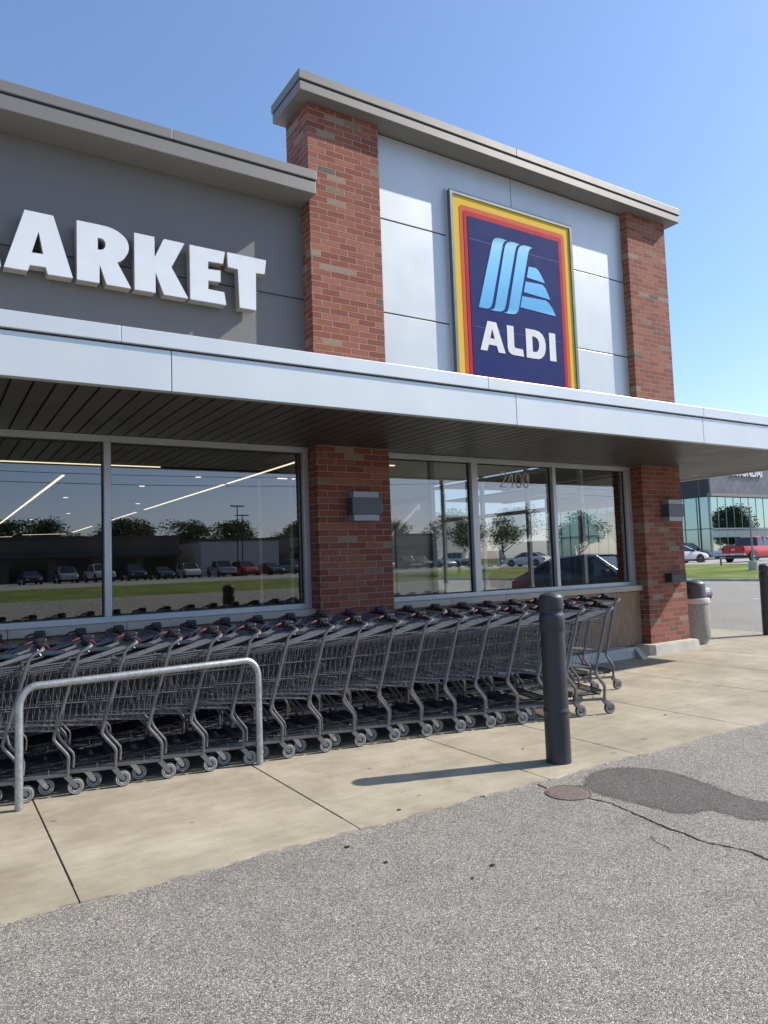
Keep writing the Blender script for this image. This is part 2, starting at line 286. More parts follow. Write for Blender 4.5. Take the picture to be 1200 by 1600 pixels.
# ------------------------------------------------------------------ mesh builder
class MB:
    def __init__(s): s.v = []; s.f = []
    def add(s, vs, fs):
        o = len(s.v); s.v += [tuple(x) for x in vs]; s.f += [tuple(i+o for i in f) for f in fs]; return s
    def box(s, x0, x1, y0, y1, z0, z1):
        return s.add([(x0,y0,z0),(x1,y0,z0),(x1,y1,z0),(x0,y1,z0),(x0,y0,z1),(x1,y0,z1),(x1,y1,z1),(x0,y1,z1)],
          [(0,3,2,1),(4,5,6,7),(0,1,5,4),(1,2,6,5),(2,3,7,6),(3,0,4,7)])
    def bbox(s, x0, x1, y0, y1, z0, z1, b=.004):   # box with chamfered edges
        bm = bmesh.new(); bmesh.ops.create_cube(bm, size=1)
        for v in bm.verts: v.co = Vector(((x0+x1)/2+v.co.x*(x1-x0), (y0+y1)/2+v.co.y*(y1-y0), (z0+z1)/2+v.co.z*(z1-z0)))
        bmesh.ops.bevel(bm, geom=list(bm.edges), offset=b, segments=2, profile=.5, affect='EDGES')
        bm.verts.index_update()
        s.add([v.co for v in bm.verts], [[v.index for v in f.verts] for f in bm.faces]); bm.free(); return s
    def tube(s, pts, r, n=6, caps=True):
        pts = [Vector(p) for p in pts]; rs = r if isinstance(r, (list, tuple)) else [r]*len(pts)
        d0 = (pts[1]-pts[0]).normalized(); a = Vector((0,0,1)) if abs(d0.z) < .9 else Vector((1,0,0))
        u = d0.cross(a).normalized(); rings = []
        for i, p in enumerate(pts):
            if i == 0: d = d0
            elif i == len(pts)-1: d = (pts[i]-pts[i-1]).normalized()
            else: d = ((pts[i]-pts[i-1]).normalized()+(pts[i+1]-pts[i]).normalized()).normalized()
            u = (u-d*u.dot(d)).normalized(); w = d.cross(u)
            rings.append([p+(u*math.cos(2*math.pi*k/n)+w*math.sin(2*math.pi*k/n))*rs[i] for k in range(n)])
        vs = [v for rg in rings for v in rg]; fs = []
        for i in range(len(pts)-1):
            for k in range(n):
                fs.append((i*n+k, i*n+(k+1)%n, (i+1)*n+(k+1)%n, (i+1)*n+k))
        if caps: fs += [tuple(range(n-1,-1,-1)), tuple((len(pts)-1)*n+k for k in range(n))]
        return s.add(vs, fs)
    def lathe(s, prof, c=(0,0,0), n=32, axis='Z'):
        vs = []; fs = []
        for r, h in prof:
            for k in range(n):
                a = 2*math.pi*k/n; x, y = r*math.cos(a), r*math.sin(a)
                p = (x, y, h) if axis == 'Z' else (x, h, y)
                vs.append((p[0]+c[0], p[1]+c[1], p[2]+c[2]))
        for i in range(len(prof)-1):
            for k in range(n):
                q = (i*n+k, i*n+(k+1)%n, (i+1)*n+(k+1)%n, (i+1)*n+k)
                fs.append(q if axis == 'Z' else q[::-1])
        lo = tuple(range(n))[::-1]; hi = tuple((len(prof)-1)*n+k for k in range(n))
        fs += [lo, hi] if axis == 'Z' else [lo[::-1], hi[::-1]]
        return s.add(vs, fs)
    def poly(s, pts, y0, y1, holes=()):   # (x,z) outline extruded in y
        loops = [[Vector((x, z, 0)) for x, z in pts]]+[[Vector((x, z, 0)) for x, z in h] for h in holes]
        flat = [p for l in loops for p in l]; tri = tessellate_polygon(loops)
        n = len(flat); vs = [(p.x, y0, p.y) for p in flat]+[(p.x, y1, p.y) for p in flat]
        fs = [tuple(t) for t in tri]+[tuple(i+n for i in t[::-1]) for t in tri]; o = 0
        for l in loops:
            k = len(l)
            for i in range(k): fs.append((o+i, o+(i+1)%k, o+(i+1)%k+n, o+i+n))
            o += k
        return s.add(vs, fs)
    def flat(s, pts, z, z1=None):         # (x,y) outline as a sheet at z
        tri = tessellate_polygon([[Vector((x, y, 0)) for x, y in pts]])
        fs = []
        for t in tri:
            a, b, c = [pts[i] for i in t]
            cr = (b[0]-a[0])*(c[1]-a[1])-(b[1]-a[1])*(c[0]-a[0])
            fs.append(tuple(t) if cr > 0 else tuple(t[::-1]))
        return s.add([(x, y, z) for x, y in pts], fs)
    def build(s, name, mat, parent=None, smooth=False, fix=True):
        me = bpy.data.meshes.new(name); me.from_pydata(s.v, [], s.f)
        if fix:
            bm = bmesh.new(); bm.from_mesh(me); bmesh.ops.recalc_face_normals(bm, faces=bm.faces); bm.to_mesh(me); bm.free()
        me.materials.append(MT[mat] if isinstance(mat, str) else mat)
        if smooth:
            me.polygons.foreach_set('use_smooth', [True]*len(me.polygons))
            me.set_sharp_from_angle(angle=R(40))
        o = bpy.data.objects.new(name, me); C.objects.link(o); o.parent = parent
        return o
def tag(o, label=None, cat=None, group=None, kind=None):
    for k, v in (('label', label), ('category', cat), ('group', group), ('kind', kind)):
        if v: o[k] = v
    return o
def empty(name, loc=(0,0,0), rz=0, **k):
    o = bpy.data.objects.new(name, None); C.objects.link(o); o.location = loc; o.rotation_euler = (0,0,rz); o.empty_display_size = .2
    return tag(o, **k)
def copy_tree(o, parent=None):
    c = o.copy(); C.objects.link(c); c.parent = parent
    for ch in KIDS.get(o.name, [x for x in o.children]): copy_tree(ch, c)
    return c
KIDS = {}
def remember(o):
    ks = list(o.children); KIDS[o.name] = ks
    for k in ks: remember(k)
ORD = ['','first','second','third','fourth','fifth','sixth','seventh','eighth','ninth','tenth','eleventh','twelfth','thirteenth','fourteenth','fifteenth','sixteenth','seventeenth','eighteenth','nineteenth','twentieth','twenty-first','twenty-second','twenty-third','twenty-fourth','twenty-fifth','twenty-sixth','twenty-seventh','twenty-eighth','twenty-ninth','thirtieth','thirty-first','thirty-second','thirty-third','thirty-fourth','thirty-fifth','thirty-sixth','thirty-seventh','thirty-eighth','thirty-ninth','fortieth','forty-first','forty-second','forty-third','forty-fourth','forty-fifth','forty-sixth','forty-seventh','forty-eighth','forty-ninth']
ST = dict(kind='structure')

# ------------------------------------------------------------------ ground
tag(MB().box(-900, 900, -900, 900, -.4, -.06).build('ground', 'grass'), **ST)
bm = MB(); bm.add([(-80,-34.4,-.010),(31.45,-34.4,-.010),(31.45,90,-.010),(-80,90,-.010)], [(0,1,2,3)])
tag(bm.build('parking_lot', 'asphalt'), **ST)
# sidewalk slabs with real open joints
tag(MB().add([(-14,-3.24,-.006),(12.2,-3.24,-.006),(12.2,12,-.006),(-14,12,-.006)], [(0,1,2,3)]).build('sidewalk_bed', 'joint'), **ST)
XJ = [-14]+[.571-1.427*k for k in range(9, 0, -1)]+[.571, 1.998, 3.423, 4.33, 5.70, 7.17, 8.40, 9.63, 10.92, 12.22]
YJ = [-3.075, -1.3, .30, 2.0, 4.0, 6.0, 8.0, 12.0]
sb = MB(); g = .0034; rnd = random.Random(3)
def edge_y(x): return -3.262+.010*math.sin(x*5.1)+.008*math.sin(x*13.7+1)
for i in range(len(XJ)-1):
    x0, x1 = XJ[i]+g, XJ[i+1]-g
    last = i == len(XJ)-2
    # kerb strip with ragged edge
    n = int((x1-x0)/.025); pts = []
    for k in range(n+1):
        x = x0+(x1-x0)*k/n; e = edge_y(x)+rnd.uniform(-.002, .002)+.004*math.sin(x*41)+(-.015 if rnd.random() < .01 else 0)
        pts.append((x, e))
    vs = []; fs = []
    for x, e in pts: vs += [(x, e, -.012), (x, e+.004, -.001), (x, -3.075-.0022, 0)]
    for k in range(n): fs += [(k*3, (k+1)*3, (k+1)*3+1, k*3+1), (k*3+1, (k+1)*3+1, (k+1)*3+2, k*3+2)]
    sb.add(vs, fs)
    for j in range(len(YJ)-1):
        gy = .002 if j == 0 else g
        a, b = YJ[j]+gy, YJ[j+1]-g
        e = .003; z0 = -.004
        sb.add([(x0,a,z0),(x1,a,z0),(x1,b,z0),(x0,b,z0),(x0+e,a+e,0),(x1-e,a+e,0),(x1-e,b-e,0),(x0+e,b-e,0)], [(4,5,6,7),(0,1,5,4),(1,2,6,5),(2,3,7,6),(3,0,4,7)])
tag(sb.build('sidewalk', 'conc'), **ST)
# worn patch and cracks in the asphalt
def smooth_closed(p, it=2):
    for _ in range(it):
        q = []
        for i in range(len(p)):
            a, b = p[i], p[(i+1) % len(p)]
            q += [(a[0]*.75+b[0]*.25, a[1]*.75+b[1]*.25), (a[0]*.25+b[0]*.75, a[1]*.25+b[1]*.75)]
        p = q
    return p
stain = [(3.60,-3.42),(3.768,-3.335),(3.94,-3.335),(4.085,-3.448),(4.162,-3.614),(4.167,-3.763),(4.123,-3.936),(4.062,-4.123),(4.059,-4.239),(4.081,-4.347),(4.128,-4.471),(4.143,-4.648),(4.10,-4.85),(3.98,-4.86),(3.993,-4.721),(3.916,-4.606),(3.831,-4.49),(3.737,-4.432),(3.735,-4.328),(3.754,-4.219),(3.673,-4.197),(3.579,-4.173),(3.517,-4.075),(3.508,-3.96),(3.502,-3.88),(3.476,-3.753),(3.47,-3.62),(3.50,-3.5)]
ps = smooth_closed(stain, 2); ps = [(x+rnd.uniform(-.006,.006), y+rnd.uniform(-.006,.006)) for x, y in ps]
def soft_sheet(name, loop, z, mat, w=.05):
    me = bpy.data.meshes.new(name); n = len(loop); ctr = Vector((sum(p[0] for p in loop)/n, sum(p[1] for p in loop)/n))
    inn = []; out = []
    for i, p in enumerate(loop):
        a, b = Vector(loop[i-1]), Vector(loop[(i+1) % n]); d = (b-a).normalized(); nr = Vector((d.y, -d.x))
        inn.append(Vector(p)-nr*w*.5); out.append(Vector(p)+nr*w*.5)
    ar = sum(loop[i][0]*loop[(i+1) % n][1]-loop[(i+1) % n][0]*loop[i][1] for i in range(n))
    if ar < 0: inn, out = out, inn
    tri = tessellate_polygon([[Vector((p.x, p.y, 0)) for p in inn]])
    vs = [(p.x, p.y, z) for p in inn]+[(p.x, p.y, z) for p in out]
    fs = [tuple(t) for t in tri]+[(i, (i+1) % n, (i+1) % n+n, i+n) for i in range(n)]
    me.from_pydata(vs, [], fs); at = me.attributes.new('fade', 'FLOAT', 'POINT')
    for i in range(2*n): at.data[i].value = 1. if i < n else 0.
    b = bmesh.new(); b.from_mesh(me)
    for f in b.faces:
        if f.normal.z < 0: f.normal_flip()
    b.to_mesh(me); b.free()
    me.materials.append(MT[mat]); o = bpy.data.objects.new(name, me); C.objects.link(o); return o
pm = MT['patch'].node_tree; pb = pm.nodes['Principled BSDF']; fa = nd(pm, 'ShaderNodeAttribute', attribute_name='fade')
fn = mth(pm, 'ADD', fa.outputs['Fac'], mth(pm, 'MULTIPLY', mth(pm, 'SUBTRACT', noise(pm, geopos(pm), 60., 4, .7), .5), 1.6))
mr = nd(pm, 'ShaderNodeMapRange', i_1=.25, i_2=.75); pm.links.new(fn, mr.inputs[0]); pm.links.new(mr.outputs[0], pb.inputs['Alpha'])
tag(soft_sheet('damp_asphalt_patch', ps, -.0085, 'patch', .10), **ST)
def crack(name, pts, w):
    L = []; out = MB()
    for i in range(len(pts)-1):
        a, b = Vector(pts[i]), Vector(pts[i+1]); n = max(2, int((b-a).length/.02))
        for k in range(n): L.append(a.lerp(b, k/n))
    L.append(Vector(pts[-1])); vs = []; fs = []
    for i, p in enumerate(L):
        d = (L[min(i+1, len(L)-1)]-L[max(i-1, 0)]).normalized(); nrm = Vector((-d.y, d.x))
        ww = w*rnd.uniform(.3, 1.); j = nrm*rnd.uniform(-.005, .005)
        vs += [(*(p+j+nrm*ww), -.0070), (*(p+j-nrm*ww), -.0070)]
    for i in range(len(L)-1): fs.append((2*i, 2*i+1, 2*i+3, 2*i+2))
    o = out.add(vs, fs).build(name, 'crack'); return tag(o, **ST)
crack('crack', [(3.351,-3.677),(3.387,-3.798),(3.364,-3.933),(3.334,-4.094),(3.31,-4.265),(3.319,-4.343),(3.296,-4.429),(3.3,-4.482),(3.332,-4.571),(3.358,-4.669),(3.336,-4.771),(3.343,-4.889),(3.357,-5.031),(3.30,-5.3)], .0085)
crack('crack', [(3.307,-3.29),(3.30,-3.35),(3.293,-3.384),(3.33,-3.40),(3.39,-3.41),(3.44,-3.43),(3.484,-3.475),(3.475,-3.53),(3.451,-3.587),(3.398,-3.643),(3.351,-3.677)], .008)
crack('crack', [(3.16,-4.25),(3.11,-4.32),(3.10,-4.40),(3.07,-4.44)], .003)
# sewer cover
sc = empty('sewer_cover', (3.333,-3.525,0), label='round rusty iron sewer cover sunk in the asphalt at the sidewalk edge', cat='sewer cover')
MB().lathe([(.125,-.0095),(.125,-.005),(.120,-.0035),(.02,-.0035)], n=40).build('lid', 'iron', sc)
rg = MB(); 
for k in range(-5, 6):
    w = math.sqrt(max(0, .112**2-(k*.02)**2))
    if w > .02: rg.box(-w, w, k*.02-.003, k*.02+.003, -.004, -.001)
rg.build('ribs', 'iron', sc)
MB().lathe([(.130,-.009),(.130,-.004),(.140,-.004),(.140,-.009)], n=40).build('rim', 'iron', sc)
# little stones and litter
def blob(name, x, y, r, lab, mat='crack', h=.5):
    b = bmesh.new(); bmesh.ops.create_icosphere(b, subdivisions=2, radius=r)
    for v in b.verts: v.co = Vector((v.co.x*rnd.uniform(.8, 1.3), v.co.y*rnd.uniform(.8, 1.2), v.co.z*h*rnd.uniform(.8, 1.1)))
    me = bpy.data.meshes.new(name); b.to_mesh(me); b.free(); me.materials.append(MT[mat])
    o = bpy.data.objects.new(name, me); C.objects.link(o); o.location = (x, y, -.006 if y < -3.26 else r*h*.5); tag(o, lab, 'debris', 'dark bits on the ground')
blob('tar_lump', 1.827,-3.428,.014,'dark flat lump on the asphalt near the middle sidewalk joint end', h=.10)
blob('tar_lump', 1.884,-3.709,.011,'dark flat lump on open asphalt below the middle sidewalk joint', h=.10)
blob('tar_lump', 2.273,-4.044,.012,'dark flat lump farthest right on the open asphalt', h=.10)
blob('tar_lump', 2.107,-4.098,.008,'smallest dark lump out on the open asphalt', h=.10)
blob('leaf_scrap', 2.329,-3.151,.014,'dark scrap lying on the kerb strip left of the bollard shadow', h=.10)
blob('leaf_scrap', 5.55,-2.58,.016,'dark scrap lying on the sidewalk right of the near bollard', h=.10)
blob('leaf_scrap', 3.80,-2.62,.012,'dark scrap on the sidewalk just behind the near bollard', h=.10)
# berm and far paving
bx = [31.45, 31.6, 33, 36, 40, 44, 47]; bz = [-.01, .10, .16, .28, .38, .44, .45]
vs = []; fs = []; ys = [-34.4+k*3.46 for k in range(37)]
for x, z in zip(bx, bz):
    for y in ys: vs.append((x+(.05*math.sin(y) if x > 32 else 0), y, z+(.03*math.sin(y*.7+x) if x > 32 and x < 46 else 0)))
n = len(ys)
for i in range(len(bx)-1):
    for j in range(n-1): fs.append((i*n+j, (i+1)*n+j, (i+1)*n+j+1, i*n+j+1))
tag(MB().add(vs, fs).build('grass_verge', 'grass', fix=False, smooth=True), **ST)
tag(MB().box(31.25, 31.45, -34.4, 90, -.1, .10).build('kerb', 'conc2'), **ST)
tag(MB().add([(46.9,-34.4,.455),(260,-34.4,.455),(260,160,.455),(46.9,160,.455)], [(0,1,2,3)]).build('dealer_lot', 'lot'), **ST)
# across the street (seen in the windows)
vs = [(-90,-34.4,-.01),(260,-34.4,-.01),(260,-36.5,.12),(-90,-36.5,.12),(260,-44,.32),(-90,-44,.32),(260,-50,.3),(-90,-50,.3)]
tag(MB().add(vs, [(0,3,2,1),(3,5,4,2),(5,7,6,4)]).build('grass_verge', 'grass'), **ST)
tag(MB().add([(-90,-100,.31),(260,-100,.31),(260,-50,.31),(-90,-50,.31)], [(0,1,2,3)]).build('road', 'lot'), **ST)
# faded parking lines
pl = MB()
for k in range(5): pl.box(20.2+k*.0, 25.2, -6+k*2.8, -5.9+k*2.8, -.009, -.006)
for k in range(4): pl.box(16.0, 21., 14+k*2.8, 14.1+k*2.8, -.009, -.006)
tag(pl.build('parking_lines', 'paint'), **ST)

# ------------------------------------------------------------------ store building
B = empty('store_building', (0,0,0), label='brick and grey panel store with long flat silver canopy over its windows', cat='store')
X1, X2, X3, X4 = 3.473, 4.388, 8.757, 9.644
ZS, ZT = 2.705, 6.53
def pier(x0, x1, yb=.6):
    b = MB()
    b.add([(x0,0,.14),(x1,0,.14),(x1,yb,.14),(x0,yb,.14),(x0,0,ZT),(x1,0,ZT),(x1,yb,ZT),(x0,yb,ZT)], [(4,5,6,7),(0,1,5,4),(1,2,6,5),(2,3,7,6),(3,0,4,7)])
    return b.build('brick_pier', 'brick', B)
pier(X1, X2, .545); pier(X3, X4, .545)
# upper walls
gw = MB().box(-14, X1-.002, .2, .5, 2.74, 5.40); gw.build('grey_wall', 'greywall', B)
sm = MB()
sm.box(-14, X1-.003, .193, .199, 4.352, 4.366)
for x in (-3.2, -8.): sm.box(x, x+.012, .192, .1985, 3.0, 5.39)
sm.build('wall_seam', 'seam', B)
lg = MB().box(-14, X1-.003, .190, .199, 4.338, 4.349); lg.build('seam_lip', 'trim', B)
tw = MB()
zs = [3.0, 4.353, 5.488, 6.528]
for a, b in zip(zs[:-1], zs[1:]):
    for xa, xb in ((X2+.002, 6.552), (6.560, X3-.002)): tw.bbox(xa, xb, .116, .30, a+.008, b-.008, .004)
tw.build('silver_panel', 'silver', B)
MB().box(X2+.001, X3-.001, .124, .32, 2.8, 6.527).build('panel_backing', 'seam', B)
# cornices
def cornice(x0, x1, y0, y1, z0, zt, name, endl=True):
    o = MB().bbox(x0, x1, y0, y1, z0, zt-.118, .006).build('cornice', 'trim', B)
    MB().box(x0+.004, x1-.004, y0+.006, y1-.006, zt-.118, zt-.100).build('shadow_gap', 'seam', o)
    cp = MB(); seams = [x0-.012]+[x for x in (-10.4, -7.3, -4.2, -1.1, 1.94, 6.42) if x0 < x < x1]+[x1+.012]
    for a, b in zip(seams[:-1], seams[1:]): cp.bbox(a+.0015, b-.0015, y0-.012, y1+.012, zt-.100, zt, .005)
    cp.build('coping', 'trim', o); return o
cornice(X1-.16, X4+.16, -.16, .56, 6.532, 6.752, 'tower')
cornice(-14, X1-.001, -.16, .42, 5.402, 5.655, 'left')
cb_ = MB().box(X1+.02, X1+.05, .3, 8, 5.4, 5.42)
# body of the building behind
body = MB()
body.box(-14, X1, .5, 14, 3.45, 5.3)
body.box(X1+.01, X4-.02, .56, 9.5, 3.45, 5.10)
body.build('upper_mass', 'greywall', B)
MB().box(-13.9, X4-.3, .6, 13.8, 5.385, 5.40).build('roof', 'roofm', B)
MB().box(-14, -13.8, .25, 40, -.01, 3.45).build('end_wall', 'greywall', B)
# base wall, sill, curb
def run(x0, x1):
    q = MB(); nq = max(1, round((x1-x0)/.42)); wq = (x1-x0)/nq
    for k in range(nq): q.bbox(x0+k*wq+.0015, x0+(k+1)*wq-.0015, .15, .34, .13, .902, .002)
    q.box(x0, x1, .154, .33, .131, .90)
    q.build('stone_base', 'stone', B)
    s_ = MB(); n = max(1, round((x1-x0)/.95)); w = (x1-x0)/n
    for k in range(n): s_.bbox(x0+k*w+.002, x0+(k+1)*w-.002, .095, .34, .904, .978, .006)
    s_.build('window_sill', 'sill', B)
run(-14, X1-.002); run(X2+.002, X3-.002)
MB().add([(-14,-.10,0),(8.46,-.10,0),(8.46,.16,0),(-14,.16,0),(-14,-.02,.128),(8.36,-.02,.128),(8.36,.16,.128),(-14,.16,.128)], [(4,5,6,7),(0,1,5,4),(1,2,6,5),(3,0,4,7)]).build('base_kerb', 'conc2', B)
def plinth(x0, x1):
    b = bmesh.new()
    pts = [(x0+.05,.55),(x0,.5),(x0,-.09),(x0+.06,-.15),(x1-.03,-.15),(x1,-.12),(x1,.55)]
    lo = [b.verts.new((x, y, -.002)) for x, y in pts]; hi = [b.verts.new((x+(.012 if x < (x0+x1)/2 else -.012), y+.012, .139)) for x, y in pts]
    b.faces.new(hi); k = len(pts)
    for i in range(k): b.faces.new((lo[i], lo[(i+1)%k], hi[(i+1)%k], hi[i]))
    bmesh.ops.bevel(b, geom=[e for e in b.edges if all(v in hi for v in e.verts)], offset=.012, segments=2, affect='EDGES')
    bmesh.ops.recalc_face_normals(b, faces=b.faces)
    me = bpy.data.meshes.new('pier_plinth'); b.to_mesh(me); b.free(); me.materials.append(MT['conc2'])
    o = bpy.data.objects.new('pier_plinth', me); C.objects.link(o); o.parent = B
plinth(8.60, 9.70); plinth(3.30, 4.50)
MB().add([(8.20,-.28,0),(8.34,-.28,0),(8.47,-.0,0),(8.36,.05,0),(8.36,-.02,.125),(8.44,-.02,.125),(8.44,.05,.125),(8.36,.05,.125)], [(0,1,5,4),(1,2,6,5),(4,5,6,7),(3,0,4,7)]).build('kerb_ramp', 'conc2', B)
# windows
def window(x0, x1, mull, z0=.978, z1=2.715, last=True):
    f = MB()
    y0, y1 = .193, .30
    f.bbox(x0, x1, y0, y1, z0, z0+.055, .003); f.bbox(x0, x1, y0, y1, z1-.062, z1, .003)
    for a, b in mull: f.bbox(a, b, y0+.0015, y1, z0+.056, z1-.063, .003)
    o = f.build('window', 'alu', B)
    g_ = MB()
    for (a, b), (c, d) in zip(mull[:-1], mull[1:]):
        g_ = MB(); g_.add([(b-.004,.262,z0+.05),(c+.004,.262,z0+.05),(c+.004,.262,z1-.058),(b-.004,.262,z1-.058)], [(0,1,2,3)])
        g_.build('pane', 'glass', o, fix=False)
        k = MB(); e = .012
        k.box(b, b+e, .252, .272, z0+.056, z1-.063); k.box(c-e, c, .252, .272, z0+.056, z1-.063); k.box(b+e, c-e, .252, .272, z0+.056, z0+.056+e); k.box(b+e, c-e, .252, .272, z1-.063-e, z1-.063)
        k.build('gasket', 'seam', o)
window(-13.8, X1-.004, [(-13.8,-13.72)]+[(1.362-2.03*k, 1.424-2.03*k) for k in range(7, 0, -1)]+[(1.362, 1.424), (3.402, X1-.005)])
window(X2+.004, X3-.004, [(X2+.005, 4.44), (5.737, 5.835), (7.150, 7.210), (8.655, X3-.005)])
# canopy
K = empty('canopy_root'); bpy.data.objects.remove(K)
XE = 11.47
cf = MB()
sl_ = [-14, -11.5, -8.26, -5.0, -1.80, 1.438, 4.708, 7.99-.356, 11.47]
for a, b in zip(sl_[:-1], sl_[1:]): cf.bbox(a+.003, b-.003, -1.765, -1.70, 2.70, 2.992, .003)
cf.bbox(XE-.06, XE, -1.699, 6, 2.70, 2.992, .003)
can = cf.build('canopy', 'fascia', B)
MB().box(-14, XE-.01, -1.752, -1.70, 2.986, 3.006).build('shadow_gap', 'seam', can)
cc = MB(); tl = [-14, -11.9, -8.7, -5.4, -2.17, 1.092, 4.356, 7.63, XE+.015]
for a, b in zip(tl[:-1], tl[1:]): cc.bbox(a+.0015, b-.0015, -1.785, -1.69, 3.005, 3.118, .004)
cc.bbox(XE-.07, XE+.015, -1.688, 6, 3.005, 3.118, .004)
cc.build('coping', 'fascia', can)
MB().box(-14, XE-.08, -1.68, .19, 3.02, 3.06).build('canopy_roof', 'roofm', can)
MB().box(X4+.01, XE-.08, .195, 6, 3.02, 3.06).build('canopy_roof', 'roofm', can)
sf = MB(); x = -14.; step = .1375
while x < XE-.07:
    a, b = x+.0085, min(x+step-.0085, XE-.065); z = ZS+.012
    y1 = .192 if b < X4+.01 else 5.9
    sf.add([(a,-1.69,z),(b,-1.69,z),(b,y1,z),(a,y1,z),(a-.002,-1.69,z+.022),(b+.002,-1.69,z+.022),(b+.002,y1,z+.022),(a-.002,y1,z+.022)], [(0,3,2,1),(0,1,5,4),(2,3,7,6),(1,2,6,5),(3,0,4,7)])
    x += step
sf.build('soffit_slats', 'soffit', can)
MB().box(-14, XE-.065, -1.695, .19, ZS+.035, ZS+.045).build('soffit_backing', 'seam', can)
MB().box(X4+.01, XE-.065, .192, 5.9, ZS+.035, ZS+.045).build('soffit_backing', 'seam', can)
MB().box(-14, XE-.065, -1.70, -1.672, ZS-.002, ZS+.02).build('soffit_trim', 'trim', can)
MB().box(X1+.01, XE-.065, -.03, -.005, ZS+.002, ZS+.02)
# interior shell
MB().box(-14, X4-.15, .36, 41, -.02, -.001).build('floor', 'floor_in', B)
MB().box(-14, 5.3, .36, 41, 3.42, 3.45).box(5.301, 6.75, 6.20, 41, 3.42, 3.45).build('ceiling', 'ceil_in', B)
MB().box(-14, 6.75, 6.2, 41, 3.46, 3.6).build('ceiling_deck', 'ceil_in', B)
MB().box(-14, 30, 40.8, 41, 0, 3.5).build('rear_wall', 'wall_in', B)
MB().box(6.6, 6.75, 6.36, 41, 0, 3.41).build('inner_wall', 'wall_in', B)
MB().box(-14, X4-.2, .345, .36, 2.72, 3.44).build('window_header', 'wall_in', B)
# vestibule
MB().box(5.3, X4-.1, .37, 6.2, 3.10, 3.13).build('vestibule_ceiling', 'white_in', B)
MB().box(6.3, 9.5, 6.2, 6.35, 0, 3.1).build('vestibule_wall', 'white_in', B)
vw = MB()
for y in (.5, 1.75, 3.05, 4.35, 5.65, 6.12): vw.box(9.40, 9.47, y, y+.07, .0, 3.1)
vw.box(9.401, 9.469, .57, 6.1, .05, .12); vw.box(9.401, 9.469, .57, 6.1, 2.25, 2.32); vw.box(9.401, 9.469, .57, 6.1, 2.98, 3.05)
vo = vw.build('side_glazing', 'alu', B)
MB().add([(9.435,.55,.1),(9.435,6.1,.1),(9.435,6.1,3.0),(9.435,.55,3.0)], [(0,1,2,3)]).build('pane', 'vglass', vo, fix=False)
iw = MB()
for y in (.5, 2.1, 3.4, 4.7, 6.1): iw.box(5.32, 5.38, y, y+.06, 0, 3.095)
iw.box(5.321, 5.379, .56, 6.1, 2.2, 2.27)
for xx in (5.6, 6.4, 7.2): iw.box(xx, xx+.06, 4.2, 4.25, 0, 2.3)
iw.box(5.45, 7.4, 4.2, 4.26, 2.3, 2.62)
iw.build('sliding_door_frame', 'alu', B)
# downlights in the soffit
for x_, y_, w_ in ((10.9, .6, 'nearer'), (11.15, 1.6, 'farther')):
    d = empty('downlight', (x_, y_, ZS+.012), label='small round recessed light in the soffit past the right pier, the %s one' % w_, cat='light', group='recessed soffit lights')
    MB().lathe([(.045,-.004),(.06,-.004),(.06,.0),(.045,.0)], n=20).build('trim_ring', 'lampcap', d)
    MB().lathe([(.01,-.001),(.044,-.001),(.044,.0)], n=20).build('lens', 'lamp', d)
# interior linear lights
def strip(x0, y0, x1, y1, z, lab, w=.055):
    a, b = Vector((x0, y0)), Vector((x1, y1)); L_ = (b-a).length; c = (a+b)/2
    e = empty('ceiling_light', (c.x, c.y, z), math.atan2(b.y-a.y, b.x-a.x), label=lab, cat='ceiling light', group='linear lights on the store ceiling')
    MB().box(-L_/2, L_/2, -w/2-.01, w/2+.01, .0, .03).build('housing', 'lside', e)
    MB().box(-L_/2+.01, L_/2-.01, -w/2, w/2, -.012, -.001).build('diffuser', 'lamp', e)
Z_ = 3.40
strip(-3.0, 7.05, 3.72, 7.0, Z_, 'linear ceiling light behind the left windows running across near the top')
strip(2.25, 8.7, 2.25, 24.0, Z_, 'slanting linear ceiling light seen in the leftmost window')
strip(5.88, 5.0, 5.88, 9.3, Z_, 'nearest piece of the long slanting light line in the second window')
strip(5.88, 9.5, 5.88, 17.0, Z_, 'second piece of the long slanting light line in the second window')
strip(5.88, 18.1, 5.88, 23.0, Z_, 'third piece of the slanting light line next to the window mullion')
strip(5.88, 25.9, 5.88, 31.0, Z_, 'farthest piece of the slanting light line in the leftmost window')
strip(3.9, 33.0, 5.8, 32.4, Z_, 'short far linear light low in the leftmost window, right one')
strip(1.5, 35.4, 3.6, 34.8, Z_, 'short far linear light low in the leftmost window, left one')
strip(5.6, 1.9, 7.6, 1.9, 3.08, 'linear light above the number on the middle right window', .09)
strip(5.7, 3.4, 6.7, 3.4, 3.08, 'linear light in the window right of the left brick pier', .06)
strip(5.5, 5.6, 6.6, 5.6, 3.08, 'far linear light in the window right of the left brick pier', .06)

for i_, (x_, y_) in enumerate(((5.2,15),(4.4,15.2),(3.4,10.2),(4.2,10.4),(3.0,13.5),(4.9,8.4),(3.9,19),(3.1,22))):
    d = empty('ceiling_spot', (x_, y_, 3.415), label='tiny round ceiling light inside the store, %s of the eight spots' % ORD[i_+1], cat='spot light', group='small round lights on the store ceiling')
    MB().lathe([(.01,-.012),(.06,-.012),(.07,.0)], n=14).build('lens', 'lamp', d)
    MB().lathe([(.071,-.004),(.09,-.004),(.09,.002)], n=14).build('trim_ring', 'lampcap', d)

